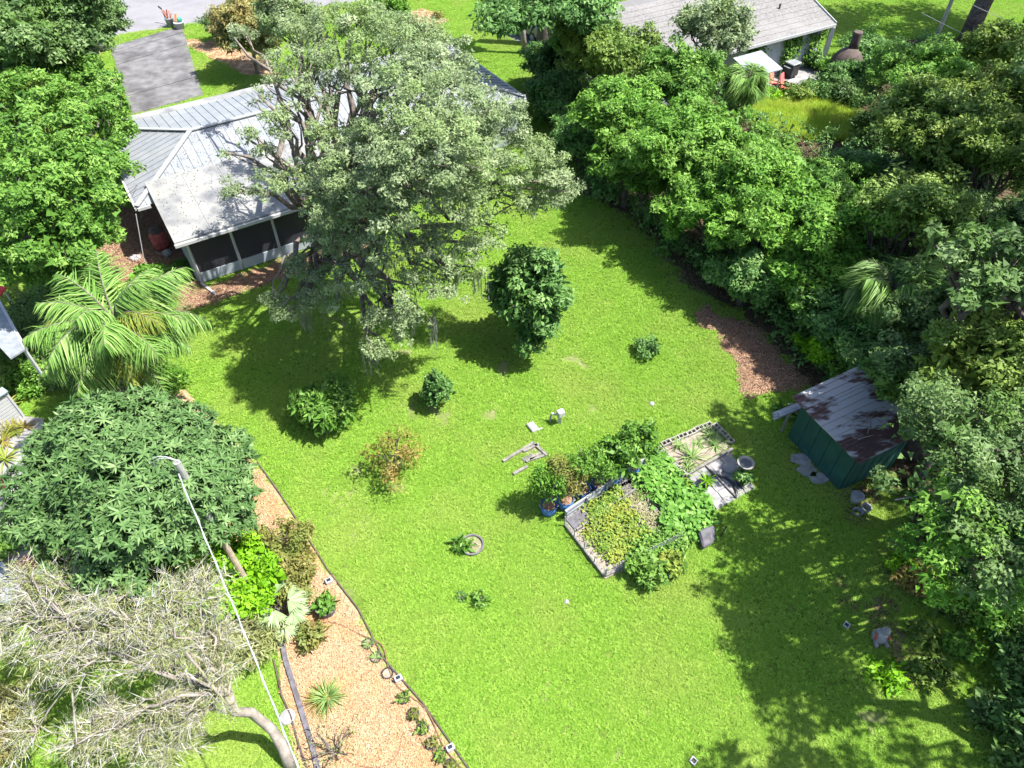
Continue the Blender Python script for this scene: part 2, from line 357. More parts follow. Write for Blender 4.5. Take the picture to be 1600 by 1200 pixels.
def ptree(name, label, px, py, h, Rr, leaf, nleaf, flat=.75, base=None, n=13, **k):
    """tree whose crown centre is sighted at px,py at height h, standing straight below it"""
    c = G(px,py,h); g = np.random.default_rng(int(px*7+py))
    lob = sublobes(c, Rr, Rr*flat, n, g)
    for i, l in enumerate(lob):
        if l[2]-l[4] < .15: lob[i] = (l[0],l[1],max(l[2],l[4]+.1),l[3],l[4])
    return tree(name, label, base or (c.x,c.y), lob, leaf, nleaf, **k)
def pl(px, py, h, r, f=.7):
    c = G(px,py,h); return (c.x,c.y,c.z,r,r*f)

def shrub_mesh(name, Rr, H, leaf, n, llen, lwid, shape='tri', seed=1, clump=None, cone=0.0):
    g = np.random.default_rng(seed); c = (0,0,H*.55); lob = sublobes(c, Rr, H*.5, 11, g, .78, .42)
    P,D,N,L,W,T = cloud(lob, n, clump or Rr*.3, llen, lwid, g, low=-.8, fill=.25)
    P[:,2] = np.maximum(P[:,2], .03)
    if cone: P[:,:2] *= (1.3-cone*P[:,2:3]/H)
    return leaf_mesh(name, P,D,N,L,W,T, LEAF[leaf], shape)
def stem_mesh(name, Rr, H, n=6, r=.018, seed=1, bark='bark'):
    g = np.random.default_rng(seed); mb = MB()
    for i in range(n):
        a = g.random()*6.28; q, rd = limb((g.normal()*.03,g.normal()*.03,-.03),(math.cos(a)*Rr*.6,math.sin(a)*Rr*.6,H*(.6+.3*g.random())), r, r*.3, 5, .15, .05, g); mb.tube(q, rd, 5, False)
    return mb.mesh(name, MT[bark])
def shrub(name, label, xy, Rr, H, leaf, n, llen=.1, lwid=.06, shape='tri', z=0, group=None, cat='shrub', seed=1, bark='bark', nst=6, clump=None, cone=0.0):
    t = thing(name, label, cat, (xy[0],xy[1],z), group)
    put('foliage', shrub_mesh('foliage',Rr,H,leaf,n,llen,lwid,shape,seed,clump,cone), t)
    put('stem', stem_mesh('stem',Rr,H,nst,.02+.01*H,seed,bark), t); return t
def tuft_mesh(name, n, L, leaf, W=.03, spread=.8, droop=.5, seed=1):
    """strap leaves springing from one point and arching over"""
    g = np.random.default_rng(seed); a = g.random(n)*6.283; el = (1-spread*g.random(n))*1.4
    D = np.stack([np.cos(a)*np.cos(el), np.sin(a)*np.cos(el), np.sin(el)],1); S = np.stack([-np.sin(a),np.cos(a),np.zeros(n)],1); N = np.cross(D,S); N[N[:,2]<0] *= -1
    P = np.stack([np.cos(a),np.sin(a),np.zeros(n)],1)*.04*g.random(n)[:,None]; P[:,2] = .02
    return leaf_mesh(name, P, D, N, L*(.6+.5*g.random(n)), W*(.7+.5*g.random(n)), np.clip(.5+.25*g.normal(size=n),0,1), LEAF[leaf], 'strip', droop)

# ------------------------------------------------------------------ site plan (polygons in metres)
TH = R(32); E1 = Vector((math.cos(TH), math.sin(TH), 0)); E2 = Vector((-math.sin(TH), math.cos(TH), 0)); HO = Vector((-15.27, 31.95, 0))
def HL(a, b, z=0): return HO+E1*a+E2*b+Vector((0,0,z))
def poly(*px): return [G2(*p) for p in px]
ROAD = [(-60,43.0),(-33.1,51.2),(-24.9,55.2),(-21,56.8),(-14,59.6),(-5,63.5),(20,74),(60,92),(56,101),(-60,52.5)]
DRIVE = poly((172,74),(284,40),(318,150),(206,180))
BED = poly((402,722),(440,775),(470,822),(512,890),(560,952),(600,1030),(660,1098),(735,1205),(770,1262),(490,1262),(452,1150),(440,1080),(428,960),(440,905),(440,830),(395,760))
LEFTBED = poly((402,722),(395,760),(440,830),(430,905),(300,905),(60,860),(40,700),(150,600),(290,610))
REDM = poly((1085,478),(1120,492),(1175,512),(1230,560),(1262,600),(1225,612),(1160,618),(1150,600),(1165,585),(1120,525))
PORCHM = [tuple(HL(-3.6,-7.05)[:2]),tuple(HL(-3.9,-8.1)[:2]),tuple(HL(5.2,-8.0)[:2]),tuple(HL(5.4,-6.9)[:2])]
SIDEM = [tuple(HL(*p)[:2]) for p in ((-5.6,1.5),(-6.0,-3.2),(-5.0,-5.4),(-4.0,-6.7),(-3.3,-7.3),(-2.5,-6.7),(-2.5,1.5))]
FRONTM = poly((628,22),(660,14),(690,22),(698,34),(680,44),(640,40))
FRONTM2 = poly((288,62),(350,66),(420,95),(440,120),(380,118),(340,95),(296,74))
HOUSE = [tuple(HL(*p)[:2]) for p in ((-3.3,-6.8),(5.0,-6.8),(5.0,-3.3),(16.3,-3.3),(16.3,4.6),(-3.3,4.6))]
GARDEN = poly((880,812),(1002,728),(1062,770),(1112,838),(1062,850),(945,905))
BLOCKBED = poly((1030,698),(1110,663),(1146,698),(1068,745))
PATIO = poly((1072,744),(1140,706),(1180,764),(1120,797))
SHEDP = poly((1240,700),(1320,765),(1400,730),(1340,660))
NPATIO = poly((-60,640),(70,655),(62,700),(50,760),(75,830),(60,870),(-60,890))
TALL = poly((1165,160),(1205,143),(1290,150),(1340,185),(1335,215),(1290,222),(1180,200))
WOODS = poly((880,300),(905,262),(860,180),(850,95),(1000,75),(1150,110),(1180,200),(1340,225),(1345,150),(1420,60),(1640,60),(1900,200),(1900,950),(1620,930),(1500,905),(1430,850),(1400,735),(1330,640),(1262,600),(1215,545),(1150,480),(1085,455),(1045,400),(985,340),(930,312))
NGROUND = poly((1150,110),(1320,95),(1345,150),(1300,150),(1205,143),(1165,160))
def jag(pg, amp, k=6, seed=3):
    g = np.random.default_rng(seed); out = []
    for i in range(len(pg)):
        a, b = pg[i], pg[(i+1)%len(pg)]
        for j in range(k): t = j/k; out.append((a[0]+(b[0]-a[0])*t+g.normal()*amp, a[1]+(b[1]-a[1])*t+g.normal()*amp))
    return out
REDM = jag(REDM, .16)
def inside(P, pg):
    x, y = P[:,0], P[:,1]; r = np.zeros(len(P), bool); n = len(pg)
    for i in range(n):
        x1,y1 = pg[i]; x2,y2 = pg[(i+1)%n]
        if y1 == y2: continue
        c = ((y1 > y) != (y2 > y)) & (x < (x2-x1)*(y-y1)/(y2-y1)+x1); r ^= c
    return r
BARE = [(520,770,.7),(545,745,.6),(500,810,.5),(560,790,.5),(640,630,.6),(430,735,.3),(885,940,.2),(860,1085,.22),(890,1128,.2),(911,1155,.22),(1110,1050,.25),(1125,1000,.25),(1036,400,.7),(1060,435,.45),(1018,630,.3),
        (540,510,1.1),(590,480,.8),(1060,1110,.2),(1020,1125,.2),(965,1190,.25),(690,640,.7),(920,655,.6),(560,835,.5),(1240,640,.6),(1330,780,.9),(1420,870,1.0),(1370,960,.8),(1400,1000,.7),(1385,1080,.7),(1360,1130,.5),(300,1110,.5),(940,422,.25),(460,870,.3),(545,920,.35),(800,580,.9),(900,560,.7),(770,640,.5),(640,560,.7),(512,674,.5),(686,636,.4),(620,747,.5),(1012,557,.35),(838,545,.7),(724,860,.25)]
def bare_at(P):
    b = np.zeros(len(P)); hsh = np.sin(P[:,0]*12.9+P[:,1]*78.2)*43758.5; j = hsh-np.floor(hsh)
    for x, y, r in BARE:
        c = G2(x,y); d = np.hypot(P[:,0]-c[0], (P[:,1]-c[1])*.9)/r; b = np.maximum(b, np.clip(1.25-d,0,1))
    return np.clip(b*(.25+.55*j),0,1)*.75

# ------------------------------------------------------------------ ground and sheets
def axis(lo, hi, step, far):
    a = np.arange(lo, hi+1e-6, step); o = np.array([3,8,20,50,120,far]); return np.concatenate([lo-o[::-1], a, hi+o])
def make_ground():
    xs = axis(-34,34,.34,900); ys = axis(2,66,.34,900); X, Y = np.meshgrid(xs, ys); n, k = X.shape
    Z = (np.sin(X*.6+1)*np.sin(Y*.5)+np.sin(X*1.7+Y*1.3)*.4)*.0
    V = np.stack([X,Y,Z],-1).reshape(-1,3); i = np.arange(n*k).reshape(n,k)
    Q = np.stack([i[:-1,:-1],i[:-1,1:],i[1:,1:],i[1:,:-1]],-1).reshape(-1,4)
    me = bpy.data.meshes.new('ground'); me.vertices.add(len(V)); me.vertices.foreach_set('co', V.ravel().astype(np.float32))
    me.loops.add(Q.size); me.loops.foreach_set('vertex_index', Q.ravel().astype(np.int32)); me.polygons.add(len(Q)); me.polygons.foreach_set('loop_start',(np.arange(len(Q))*4).astype(np.int32))
    a = me.attributes.new('bare','FLOAT','POINT'); a.data.foreach_set('value', bare_at(V).astype(np.float32)); me.update(calc_edges=True)
    m, t, p = nodes('lawn_soil'); p.inputs['Roughness'].default_value = .95; p.inputs['Specular IOR Level'].default_value = .1
    g = t.nodes.new('ShaderNodeNewGeometry')
    def nz(s, d=5):
        q = t.nodes.new('ShaderNodeTexNoise'); q.inputs['Scale'].default_value = s; q.inputs['Detail'].default_value = d; t.links.new(g.outputs['Position'], q.inputs['Vector']); return q
    r1 = t.nodes.new('ShaderNodeValToRGB'); e = r1.color_ramp.elements; e[0].position=.3; e[1].position=.7; e[0].color=(.055,.11,.012,1); e[1].color=(.13,.19,.03,1)
    t.links.new(nz(9).outputs['Fac'], r1.inputs[0])
    at = t.nodes.new('ShaderNodeAttribute'); at.attribute_name = 'bare'
    mx = t.nodes.new('ShaderNodeMix'); mx.data_type='RGBA'; mx.inputs[7].default_value=(.27,.23,.15,1)
    t.links.new(at.outputs['Fac'], mx.inputs[0]); t.links.new(r1.outputs[0], mx.inputs[6]); t.links.new(mx.outputs[2], p.inputs['Base Color'])
    me.materials.append(m); o = bpy.data.objects.new('ground', me); COL.objects.link(o); return tag(o, kind='structure')
make_ground()
def sheet(name, pg, z, m, thick=.03, kind='structure', label=None):
    o = MB().prism(pg, z-thick, z).build(name, m); tag(o, kind=kind); return o
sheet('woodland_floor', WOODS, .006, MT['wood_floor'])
sheet('road', ROAD, .012, MT['asphalt'])
sheet('mulch_bed', BED, .02, MT['mulch'])
sheet('shrub_bed', LEFTBED, .012, MT['mulch'])
sheet('mulch_clearing', REDM, .024, MT['redmulch'])
sheet('porch_mulch_strip', PORCHM, .02, MT['redmulch'])
sheet('side_yard_mulch', SIDEM, .014, MT['redmulch'])
sheet('front_mulch_bed', FRONTM, .02, MT['mulch'])
sheet('front_mulch_border', FRONTM2, .016, MT['mulch'])
sheet('neighbour_patio', NPATIO, .05, MT['paver'])
sheet('neighbour_courtyard', NGROUND, .014, MT['paver'])
NDRIVE = poly((770,0),(860,0),(960,60),(900,95),(800,62),(760,28))
sheet('neighbour_driveway', NDRIVE, .02, MT['concrete'])
sheet('garden_soil', GARDEN, .05, MT['soil'], .06)

dr = tag(MB().prism(DRIVE, -.1, .012).build('driveway', MT['concrete']), kind='structure')
def lerp2(a, b, t): return (a[0]+(b[0]-a[0])*t, a[1]+(b[1]-a[1])*t)
for t0, t1 in ((.005,.115),(.12,.30),(.305,.76),(.765,.995)):
    q = [lerp2(DRIVE[0],DRIVE[3],t0+.003), lerp2(DRIVE[1],DRIVE[2],t0+.003), lerp2(DRIVE[1],DRIVE[2],t1-.003), lerp2(DRIVE[0],DRIVE[3],t1-.003)]
    MB().prism(q, .0, .045).build('concrete_slab', MT['concrete'], dr)

# ------------------------------------------------------------------ scatters: grass, tall grass, chips, litter (stuff)
def patch_obj(name, size, n, L, W, leaf, flat=False, seed=1, el=(.5,1.3)):
    g = np.random.default_rng(seed); P = np.stack([g.random(n)*size-size/2, g.random(n)*size-size/2, np.zeros(n)],1)
    a = g.random(n)*6.283; T = np.clip(.5+.22*g.normal(size=n),0,1)
    if not flat:
        k = max(1,n//5); ci = g.integers(0,k,n); P = P[:k][ci]+np.column_stack([g.normal(size=(n,2))*.012,np.zeros(n)]); T = np.clip((.5+.26*g.normal(size=k))[ci]+.1*g.normal(size=n),0,1)
    if flat:
        N = nrm(np.array([0,0,1])+g.normal(size=(n,3))*.35); D = np.cross(N, g.normal(size=(n,3))); P[:,2] = .01+.02*g.random(n)
    else:
        e = el[0]+(el[1]-el[0])*g.random(n); D = np.stack([np.cos(a)*np.cos(e),np.sin(a)*np.cos(e),np.sin(e)],1); N = np.cross(D, np.stack([-np.sin(a),np.cos(a),0*a],1))
    me = leaf_mesh(name, P, D, N, L*(.6+.8*g.random(n)), W*(.7+.6*g.random(n)), T, LEAF[leaf], 'leaf' if flat else 'tri', .02)
    return bpy.data.objects.new(name, me)
def scatter(name, pts, rot, scl, protos, which, z):
    me = bpy.data.meshes.new(name); n = len(pts); me.vertices.add(n)
    me.vertices.foreach_set('co', np.column_stack([pts, np.full(n,z)]).astype(np.float32).ravel())
    for nm, v in (('rz',rot),('sc',scl),('wh',which)):
        a = me.attributes.new(nm,'FLOAT','POINT'); a.data.foreach_set('value', v.astype(np.float32))
    o = bpy.data.objects.new(name, me); COL.objects.link(o); tag(o, kind='stuff')
    ng = bpy.data.node_groups.new(name,'GeometryNodeTree')
    ng.interface.new_socket('Geometry',in_out='INPUT',socket_type='NodeSocketGeometry'); ng.interface.new_socket('Geometry',in_out='OUTPUT',socket_type='NodeSocketGeometry')
    N = ng.nodes; gi = N.new('NodeGroupInput'); go = N.new('NodeGroupOutput'); jn = N.new('GeometryNodeJoinGeometry')
    def attr(nm):
        a = N.new('GeometryNodeInputNamedAttribute'); a.data_type='FLOAT'; a.inputs[0].default_value = nm; return a.outputs[0]
    for i, p in enumerate(protos):
        oi = N.new('GeometryNodeObjectInfo'); oi.inputs[0].default_value = p; oi.inputs['As Instance'].default_value = True
        ip = N.new('GeometryNodeInstanceOnPoints'); cp = N.new('FunctionNodeCompare'); cp.data_type='FLOAT'; cp.operation='EQUAL'; cp.inputs['Epsilon'].default_value=.1
        ng.links.new(attr('wh'), cp.inputs[0]); cp.inputs[1].default_value = i
        cx = N.new('ShaderNodeCombineXYZ'); ng.links.new(attr('rz'), cx.inputs[2])
        ng.links.new(gi.outputs[0], ip.inputs['Points']); ng.links.new(cp.outputs[0], ip.inputs['Selection']); ng.links.new(oi.outputs['Geometry'], ip.inputs['Instance'])
        ng.links.new(cx.outputs[0], ip.inputs['Rotation']); ng.links.new(attr('sc'), ip.inputs['Scale']); ng.links.new(ip.outputs[0], jn.inputs[0])
    ng.links.new(jn.outputs[0], go.inputs[0]); md = o.modifiers.new('scatter','NODES'); md.node_group = ng; return o
def gridpts(x0,x1,y0,y1,s,g=rng):
    X, Y = np.meshgrid(np.arange(x0,x1,s), np.arange(y0,y1,s)); P = np.stack([X.ravel(),Y.ravel()],1); return P+(g.random(P.shape)-.5)*s*.5
NOGRASS = [ROAD,DRIVE,BED,REDM,PORCHM,SIDEM,FRONTM,FRONTM2,HOUSE,GARDEN,BLOCKBED,PATIO,SHEDP,NPATIO,LEFTBED,NDRIVE,NGROUND]
def spread(name, P, protos, z, s0=.8, s1=1.25):
    n = len(P); return scatter(name, P, rng.random(n)*6.283, s0+(s1-s0)*rng.random(n), protos, rng.integers(0,len(protos),n), z)
gp = [patch_obj('grass_patch', .52, 620, .085, .026, 'grass', seed=i, el=(.12,.95)) for i in range(4)]
P = gridpts(-34,46,3.5,70,.42); P = P[np.abs(P[:,0]) < P[:,1]*.55+14]
keep = np.ones(len(P), bool)
for pg in NOGRASS: keep &= ~inside(P, pg)
wd = inside(P, WOODS) | inside(P, TALL)
keep &= ~wd; keep &= rng.random(len(P)) > bare_at(P)*.8
spread('grass', P[keep], gp, 0.0)
tp = [patch_obj('tall_grass_patch', .6, 260, .34, .03, 'tall', seed=20+i, el=(.5,1.4)) for i in range(3)]
Pt = gridpts(8,24,34,50,.4); spread('tall_grass', Pt[inside(Pt,TALL)], tp, 0.0)
cp = [patch_obj('chip_patch', .34, 200, .06, .026, 'chip', True, 30+i) for i in range(3)]
Pc = gridpts(-12,2,3,16,.22); Pc = Pc[np.all([inside(Pc+np.array(o),BED)|inside(Pc+np.array(o),LEFTBED) for o in ((.2,.1),(-.2,.1),(.2,-.1),(-.2,-.1))],0)]
Pf = gridpts(-26,0,44,62,.5); Pf = Pf[inside(Pf,FRONTM)|inside(Pf,FRONTM2)]
spread('mulch_chips', np.concatenate([Pc,Pf]), cp, .02)
rp_ = [patch_obj('red_chip_patch', .5, 320, .07, .03, 'redchip', True, 40+i) for i in range(3)]
Pr = gridpts(-24,14,14,32,.36); Pr = Pr[inside(Pr,REDM)|inside(Pr,PORCHM)|inside(Pr,SIDEM)]
spread('red_mulch_chips', Pr, rp_, .02)
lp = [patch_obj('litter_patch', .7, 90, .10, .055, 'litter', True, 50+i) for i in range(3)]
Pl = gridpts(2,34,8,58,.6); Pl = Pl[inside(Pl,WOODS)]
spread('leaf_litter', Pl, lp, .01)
Pb = []
for x, y, r in BARE[24:28]:
    c = G2(x,y); Pb.append(np.array(c)+rng.normal(size=(5,2))*r*.5)
spread('fallen_leaves', np.concatenate(Pb), lp, .02, .6, 1.0)

# ------------------------------------------------------------------ the house with the metal roof
ZE, ZR, BN, BF, AL, AR = 2.7, 3.7, -3.6, 4.85, -3.6, 16.6
def clip(pg, ax, lo, hi):
    for side, lim in ((1,lo),(-1,hi)):
        out = []
        for i in range(len(pg)):
            p, q = pg[i], pg[(i+1)%len(pg)]; dp, dq = side*(p[ax]-lim), side*(q[ax]-lim)
            if dp >= 0: out.append(p)
            if (dp >= 0) != (dq >= 0):
                t = dp/(dp-dq); out.append((p[0]+(q[0]-p[0])*t, p[1]+(q[1]-p[1])*t))
        pg = out
        if len(pg) < 3: return []
    return pg
house = thing('bungalow', 'pale grey house under a hipped standing seam metal roof, partly hidden by the mossy oak', 'house', HL(6,0))
MB().prism([tuple(HL(*p)[:2]) for p in ((-2.43,-3.3),(16.3,-3.3),(16.3,4.6),(-2.43,4.6))], 0, 2.6).build('wall', MT['siding'], house)
def slope(pg, zf, ax, step, nrm3):
    lo = min(p[ax] for p in pg); hi = max(p[ax] for p in pg); k = max(1, round((hi-lo)/step)); st = (hi-lo)/k
    for i in range(k):
        a0, a1 = lo+i*st, lo+(i+1)*st; q = clip(pg, ax, a0+.004, a1-.004)
        if not q: continue
        mb = MB(); P3 = [HL(p[0],p[1],zf(*p)) for p in q]
        if sum(P3[j].x*P3[(j+1)%len(P3)].y-P3[(j+1)%len(P3)].x*P3[j].y for j in range(len(P3))) < 0: P3 = P3[::-1]
        mb.solid(P3, .03, (0,0,1))
        e = clip(pg, ax, a0+.005, a0+.03)
        if len(e) >= 3:
            P4 = [HL(p[0],p[1],zf(*p)+.03) for p in e]
            if sum(P4[j].x*P4[(j+1)%len(P4)].y-P4[(j+1)%len(P4)].x*P4[j].y for j in range(len(P4))) < 0: P4 = P4[::-1]
            mb.solid(P4, .05, (0,0,1))
        mb.build('roof_panel', MT['metal'], house)
RL, RR_ = 0.0, 13.0
slope([(AL,BN),(AR,BN),(RR_,0),(RL,0)], lambda a,b: ZR-(ZR-ZE)*b/BN, 0, .42, None)
slope([(AL,BF),(RL,0),(RR_,0),(AR,BF)], lambda a,b: ZR-(ZR-ZE)*b/BF, 0, .42, None)
slope([(AL,BN),(RL,0),(AL,BF)], lambda a,b: ZE+(ZR-ZE)*(a-AL)/(RL-AL), 1, .42, None)
slope([(AR,BN),(AR,BF),(RR_,0)], lambda a,b: ZE+(ZR-ZE)*(AR-a)/(AR-RR_), 1, .42, None)
for nm, p, q in (('ridge_cap',(RL,0,ZR),(RR_,0,ZR)),('hip_cap',(RL,0,ZR),(AL,BN,ZE)),('hip_cap',(RL,0,ZR),(AL,BF,ZE)),('hip_cap',(RR_,0,ZR),(AR,BN,ZE)),('hip_cap',(RR_,0,ZR),(AR,BF,ZE))):
    MB().bar(HL(p[0],p[1],p[2]+.075), HL(q[0],q[1],q[2]+.075), .22, .05).build(nm, MT['metaltrim'], house)
for p, q in (((AL,BN),(-3.05,BN)),((5.2,BN),(AR,BN)),((AR,BN),(AR,BF)),((AL,BN),(AL,BF))):
    o = .06; sx = o if p[0]==q[0]==AR else (-o if p[0]==q[0]==AL else 0); sy = -o if p[1]==q[1]==BN else 0
    MB().bar(HL(p[0]+sx,p[1]+sy,ZE-.08), HL(q[0]+sx,q[1]+sy,ZE-.08), .10, .13).build('gutter', MT['white'], house)
MB().prism([tuple(HL(*p)[:2]) for p in ((-5.6,4.9),(AR,4.9),(AR,5.6),(-5.6,5.6))], 2.56, 2.66).build('front_canopy', MT['porchroof'], house)
for a in (-5.3,-1.0,3.4,7.8,12.2,16.3):
    MB().bar(HL(a,5.45,0), HL(a,5.45,2.555), .1).build('canopy_post', MT['white'], house)
for i in range(5):
    a0 = -2.87+i*1.58; a1 = a0+1.57; mb = MB()
    mb.solid([HL(a0,-6.84,2.5),HL(a1,-6.84,2.5),HL(a1,-2.45,3.12),HL(a0,-2.45,3.12)], .09, (0,0,1)); mb.build('porch_roof_panel', MT['porchroof'], house)
MB().bar(HL(-2.9,-6.91,2.37), HL(5.05,-6.91,2.37), .12, .13).build('gutter', MT['white'], house)
MB().bar(HL(-2.45,-6.5,2.28), HL(4.95,-6.5,2.28), .10, .14).build('porch_beam', MT['siding'], house)
PA = [-2.4, -0.55, 1.3, 3.15, 4.95]
for a in PA: MB().bar(HL(a,-6.5,.0), HL(a,-6.5,2.2), .1).build('porch_post', MT['white'], house)
for a0, a1 in zip(PA[:-1],PA[1:]):
    MB().bar(HL(a0+.06,-6.5,1.35), HL(a1-.06,-6.5,1.35), .012, 1.66).build('screen_panel', MT['screen'], house)
    MB().bar(HL(a0+.06,-6.5,.27), HL(a1-.06,-6.5,.27), .09, .48).build('knee_wall', MT['siding'], house)
MB().prism([tuple(HL(*p)[:2]) for p in ((-2.52,-6.42),(-2.43,-6.42),(-2.43,-3.35),(-2.52,-3.35))], 0, 2.45).build('side_wall', MT['siding'], house)
for k in range(8):
    MB().bar(HL(-2.54,-6.40,.2+k*.28), HL(-2.54,-3.4,.2+k*.28), .02, .24).build('siding_board', MT['siding'], house)
MB().bar(HL(-2.6,-3.5,.1), HL(-2.6,-3.5,2.4), .09, .07).build('downspout', MT['white'], house)
MB().bar(HL(-2.45,-6.62,.06), HL(-2.15,-7.75,.10), .10, .08).build('downspout_extension', MT['white'], house)
for a in (7,10.5,14): 
    fr = MB().bar(HL(a-.6,-3.33,1.5), HL(a+.6,-3.33,1.5), .05, 1.1).build('window', MT['white'], house)
    MB().bar(HL(a-.52,-3.37,1.5), HL(a+.52,-3.37,1.5), .02, .95).build('pane', MT['glass'], fr)

# things in the side yard by the porch
c = HL(-3.25,-2.9); t = thing('rain_barrel', 'round dark red rain barrel against the house corner by the porch', 'barrel', c)
MB().lathe(c, [(.30,0),(.36,.2),(.38,.5),(.36,.8),(.31,.98)], 20).build('barrel_body', MT['terracotta'], t, True)
MB().lathe(c+Vector((0,0,.97)), [(.33,0),(.33,.05),(.1,.08)], 20).build('lid', MT['clay'], t, True)
for z in (.25,.5,.75): MB().lathe(c+Vector((0,0,z)), [(.375,-.02),(.392,0),(.375,.02)], 20, False).build('hoop', MT['terracotta'], t)
c = HL(-3.2,-3.75); t = thing('watering_can', 'pale watering can on the ground in front of the red rain barrel', 'watering can', c)
MB().lathe(c, [(.16,0),(.17,.3),(.10,.36)], 14).build('can_body', MT['stone'], t, True)
MB().tube([c+Vector((-.15,0,.08)),c+Vector((-.35,-.1,.28)),c+Vector((-.45,-.12,.4))], [.03,.02,.025], 6).build('spout', MT['stone'], t)
MB().tube([c+Vector((.14,0,.08)),c+Vector((.28,0,.25)),c+Vector((.1,0,.42))], .015, 6).build('handle', MT['stone'], t)
c = HL(-4.3,-3.9); t = thing('clothes_pole', 'thin white pole leaning up to the house eave in the shaded side yard', 'pole', c)
MB().tube([c, HL(-3.75,-3.75,2.5)], .022, 6).build('pole_shaft', MT['white'], t)
MB().lathe(c, [(.12,0),(.12,.05),(.03,.07)], 10).build('foot', MT['stone'], t)
shrub('porch_plant','small bright shrub in the shade at the porch corner',G2(288,424),.38,.5,'camph',700,.16,.07,'leaf',seed=5)
c = G(212,404); t = thing('stone_pile','small heap of pale stones on the grass edge of the side yard','stones',c)
for i in range(6):
    a = i*1.05; MB().lathe(c+Vector((math.cos(a)*.16,math.sin(a)*.14,0)), [(.09,0),(.12,.05),(.06,.11)], 7).build('stone', MT['stone'], t)

# ------------------------------------------------------------------ green garden shed
S0 = Vector(G2(1310,765)+(0,)); sa = R(115); SX = Vector((math.cos(sa),math.sin(sa),0)); SY = Vector((-SX.y,SX.x,0))*-1   # SX along the front wall (away), SY to the right
def SP(a,b,z): return S0+SX*a+SY*b+Vector((0,0,z))
shed = thing('garden_shed','green panelled garden shed with a rusting sheet metal roof','shed',S0)
LA, LB = 2.55, 2.4
MB().prism([tuple(SP(*p,0)[:2]) for p in ((0.05,.05),(LA-.05,.05),(LA-.05,LB-.05),(.05,LB-.05))], 0, 1.95).build('shed_body', MT['green'], shed)
zr = lambda b: 2.03+.10*b
for i in range(5):
    a0, a1 = i*LA/5+.008, (i+1)*LA/5-.008
    MB().bar(SP(a0,0.0,1.0), SP(a1,0.0,1.0), .09, 1.95).build('wall_panel', MT['green'], shed)
    MB().bar(SP(a0,LB,1.0), SP(a1,LB,1.0), .09, 1.95).build('wall_panel', MT['green'], shed)
for i in range(12):
    b0, b1 = .06+i*(LB-.12)/12+.006, .06+(i+1)*(LB-.12)/12-.006
    MB().bar(SP(0.0,b0,1.0), SP(0.0,b1,1.0), .07+.03*(i%2), 2.0).build('wall_rib', MT['green'], shed)
    MB().bar(SP(LA,b0,1.0), SP(LA,b1,1.0), .07, 1.95).build('wall_rib', MT['green'], shed)
for i in range(4):
    a0 = -.32+i*(LA+.62)/4; a1 = a0+(LA+.62)/4-.006; z = .012*(i%2)
    mb = MB(); mb.solid([SP(a0,-.32,zr(-.32)+z),SP(a1,-.32,zr(-.32)+z),SP(a1,LB+.35,zr(LB+.35)+z),SP(a0,LB+.35,zr(LB+.35)+z)][::-1], .025, (0,0,1))
    for k in range(3): a = a0+(a1-a0)*(k+.5)/3; mb.bar(SP(a,-.31,zr(-.31)+z+.012),SP(a,LB+.34,zr(LB+.34)+z+.012),.035,.03)
    mb.build('roof_sheet', MT['rust'], shed)
for a in (.15,LA-.15): MB().bar(SP(a,-.28,zr(-.28)-.07),SP(a,LB+.3,zr(LB+.3)-.07),.05,.08).build('rafter', MT['timber'], shed)
for i,(a,b,an,l) in enumerate(((.35,.5,.3,'dry branch on the shed roof nearest its front corner'),(.6,.9,1.1,'forked dry branch in the middle of the litter on the shed roof'),(.85,1.1,.7,'dry branch crossing a seam of the shed roof'),(.5,1.35,2.2,'dry branch close under the oak leaves on the shed roof'),(1.1,.7,2.8,'thin dry branch highest on the pale part of the shed roof'))):
    p = SP(a,b,0); p.z = zr(b)+.05; d = Vector((math.cos(an),math.sin(an),0))
    tag(MB().tube([p-d*.26,p+Vector((0,0,.03)),p+d*.2+Vector((.05,.03,0)),p+d*.34],[.014,.02,.014,.006],5).tube([p,p+Vector((-d.y,d.x,.1))*.2],[.012,.005],4).build('fallen_branch',MT['barkp']),l,'branch','dead branches on the shed roof')
t = thing('plank_stack','pale planks stored under the far eave of the green shed','planks',SP(LA+.3,-.3,0))
for i in range(5): MB().bar(SP(LA+.18+.1*(i%3),-.95+.07*i,1.25+.05*(i//3)), SP(LA+.18+.1*(i%3),1.2,1.25+.05*(i//3)), .09,.04).build('plank', MT['galv'], t)
for k,b in enumerate((-.1,.9)): MB().bar(SP(LA+.28,b,0),SP(LA+.28,b,1.22),.07).build('rack_post', MT['timber'], t)
for i,(px,py,l) in enumerate(((1252,718,'pale flat stone slab nearest the far corner of the green shed wall'),(1262,735,'broad stone slab in the middle of the shed doorway path'),(1277,748,'flat stone slab nearest the near corner of the green shed'))):
    c = G(px,py); a = rng.random()*3; pg = [(c.x+.42*math.cos(a+k*1.05)*(.7+.4*rng.random()),c.y+.34*math.sin(a+k*1.05)*(.7+.4*rng.random())) for k in range(6)]
    tag(MB().prism(pg,-.02,.06).build('stepping_stone', MT['stone'], bevel=.015), l, 'stone slab','slabs by the shed')
c = G(1335,783); t = thing('paint_tub','round white tub at the near corner of the green shed','tub',c)
MB().lathe(c,[(.17,0),(.2,.3),(.21,.32)],16).build('tub_wall', MT['white'], t, True); MB().lathe(c+Vector((0,0,.33)),[(.215,-.02),(.215,.02),(.19,.03)],16).build('lid', MT['galv'], t)
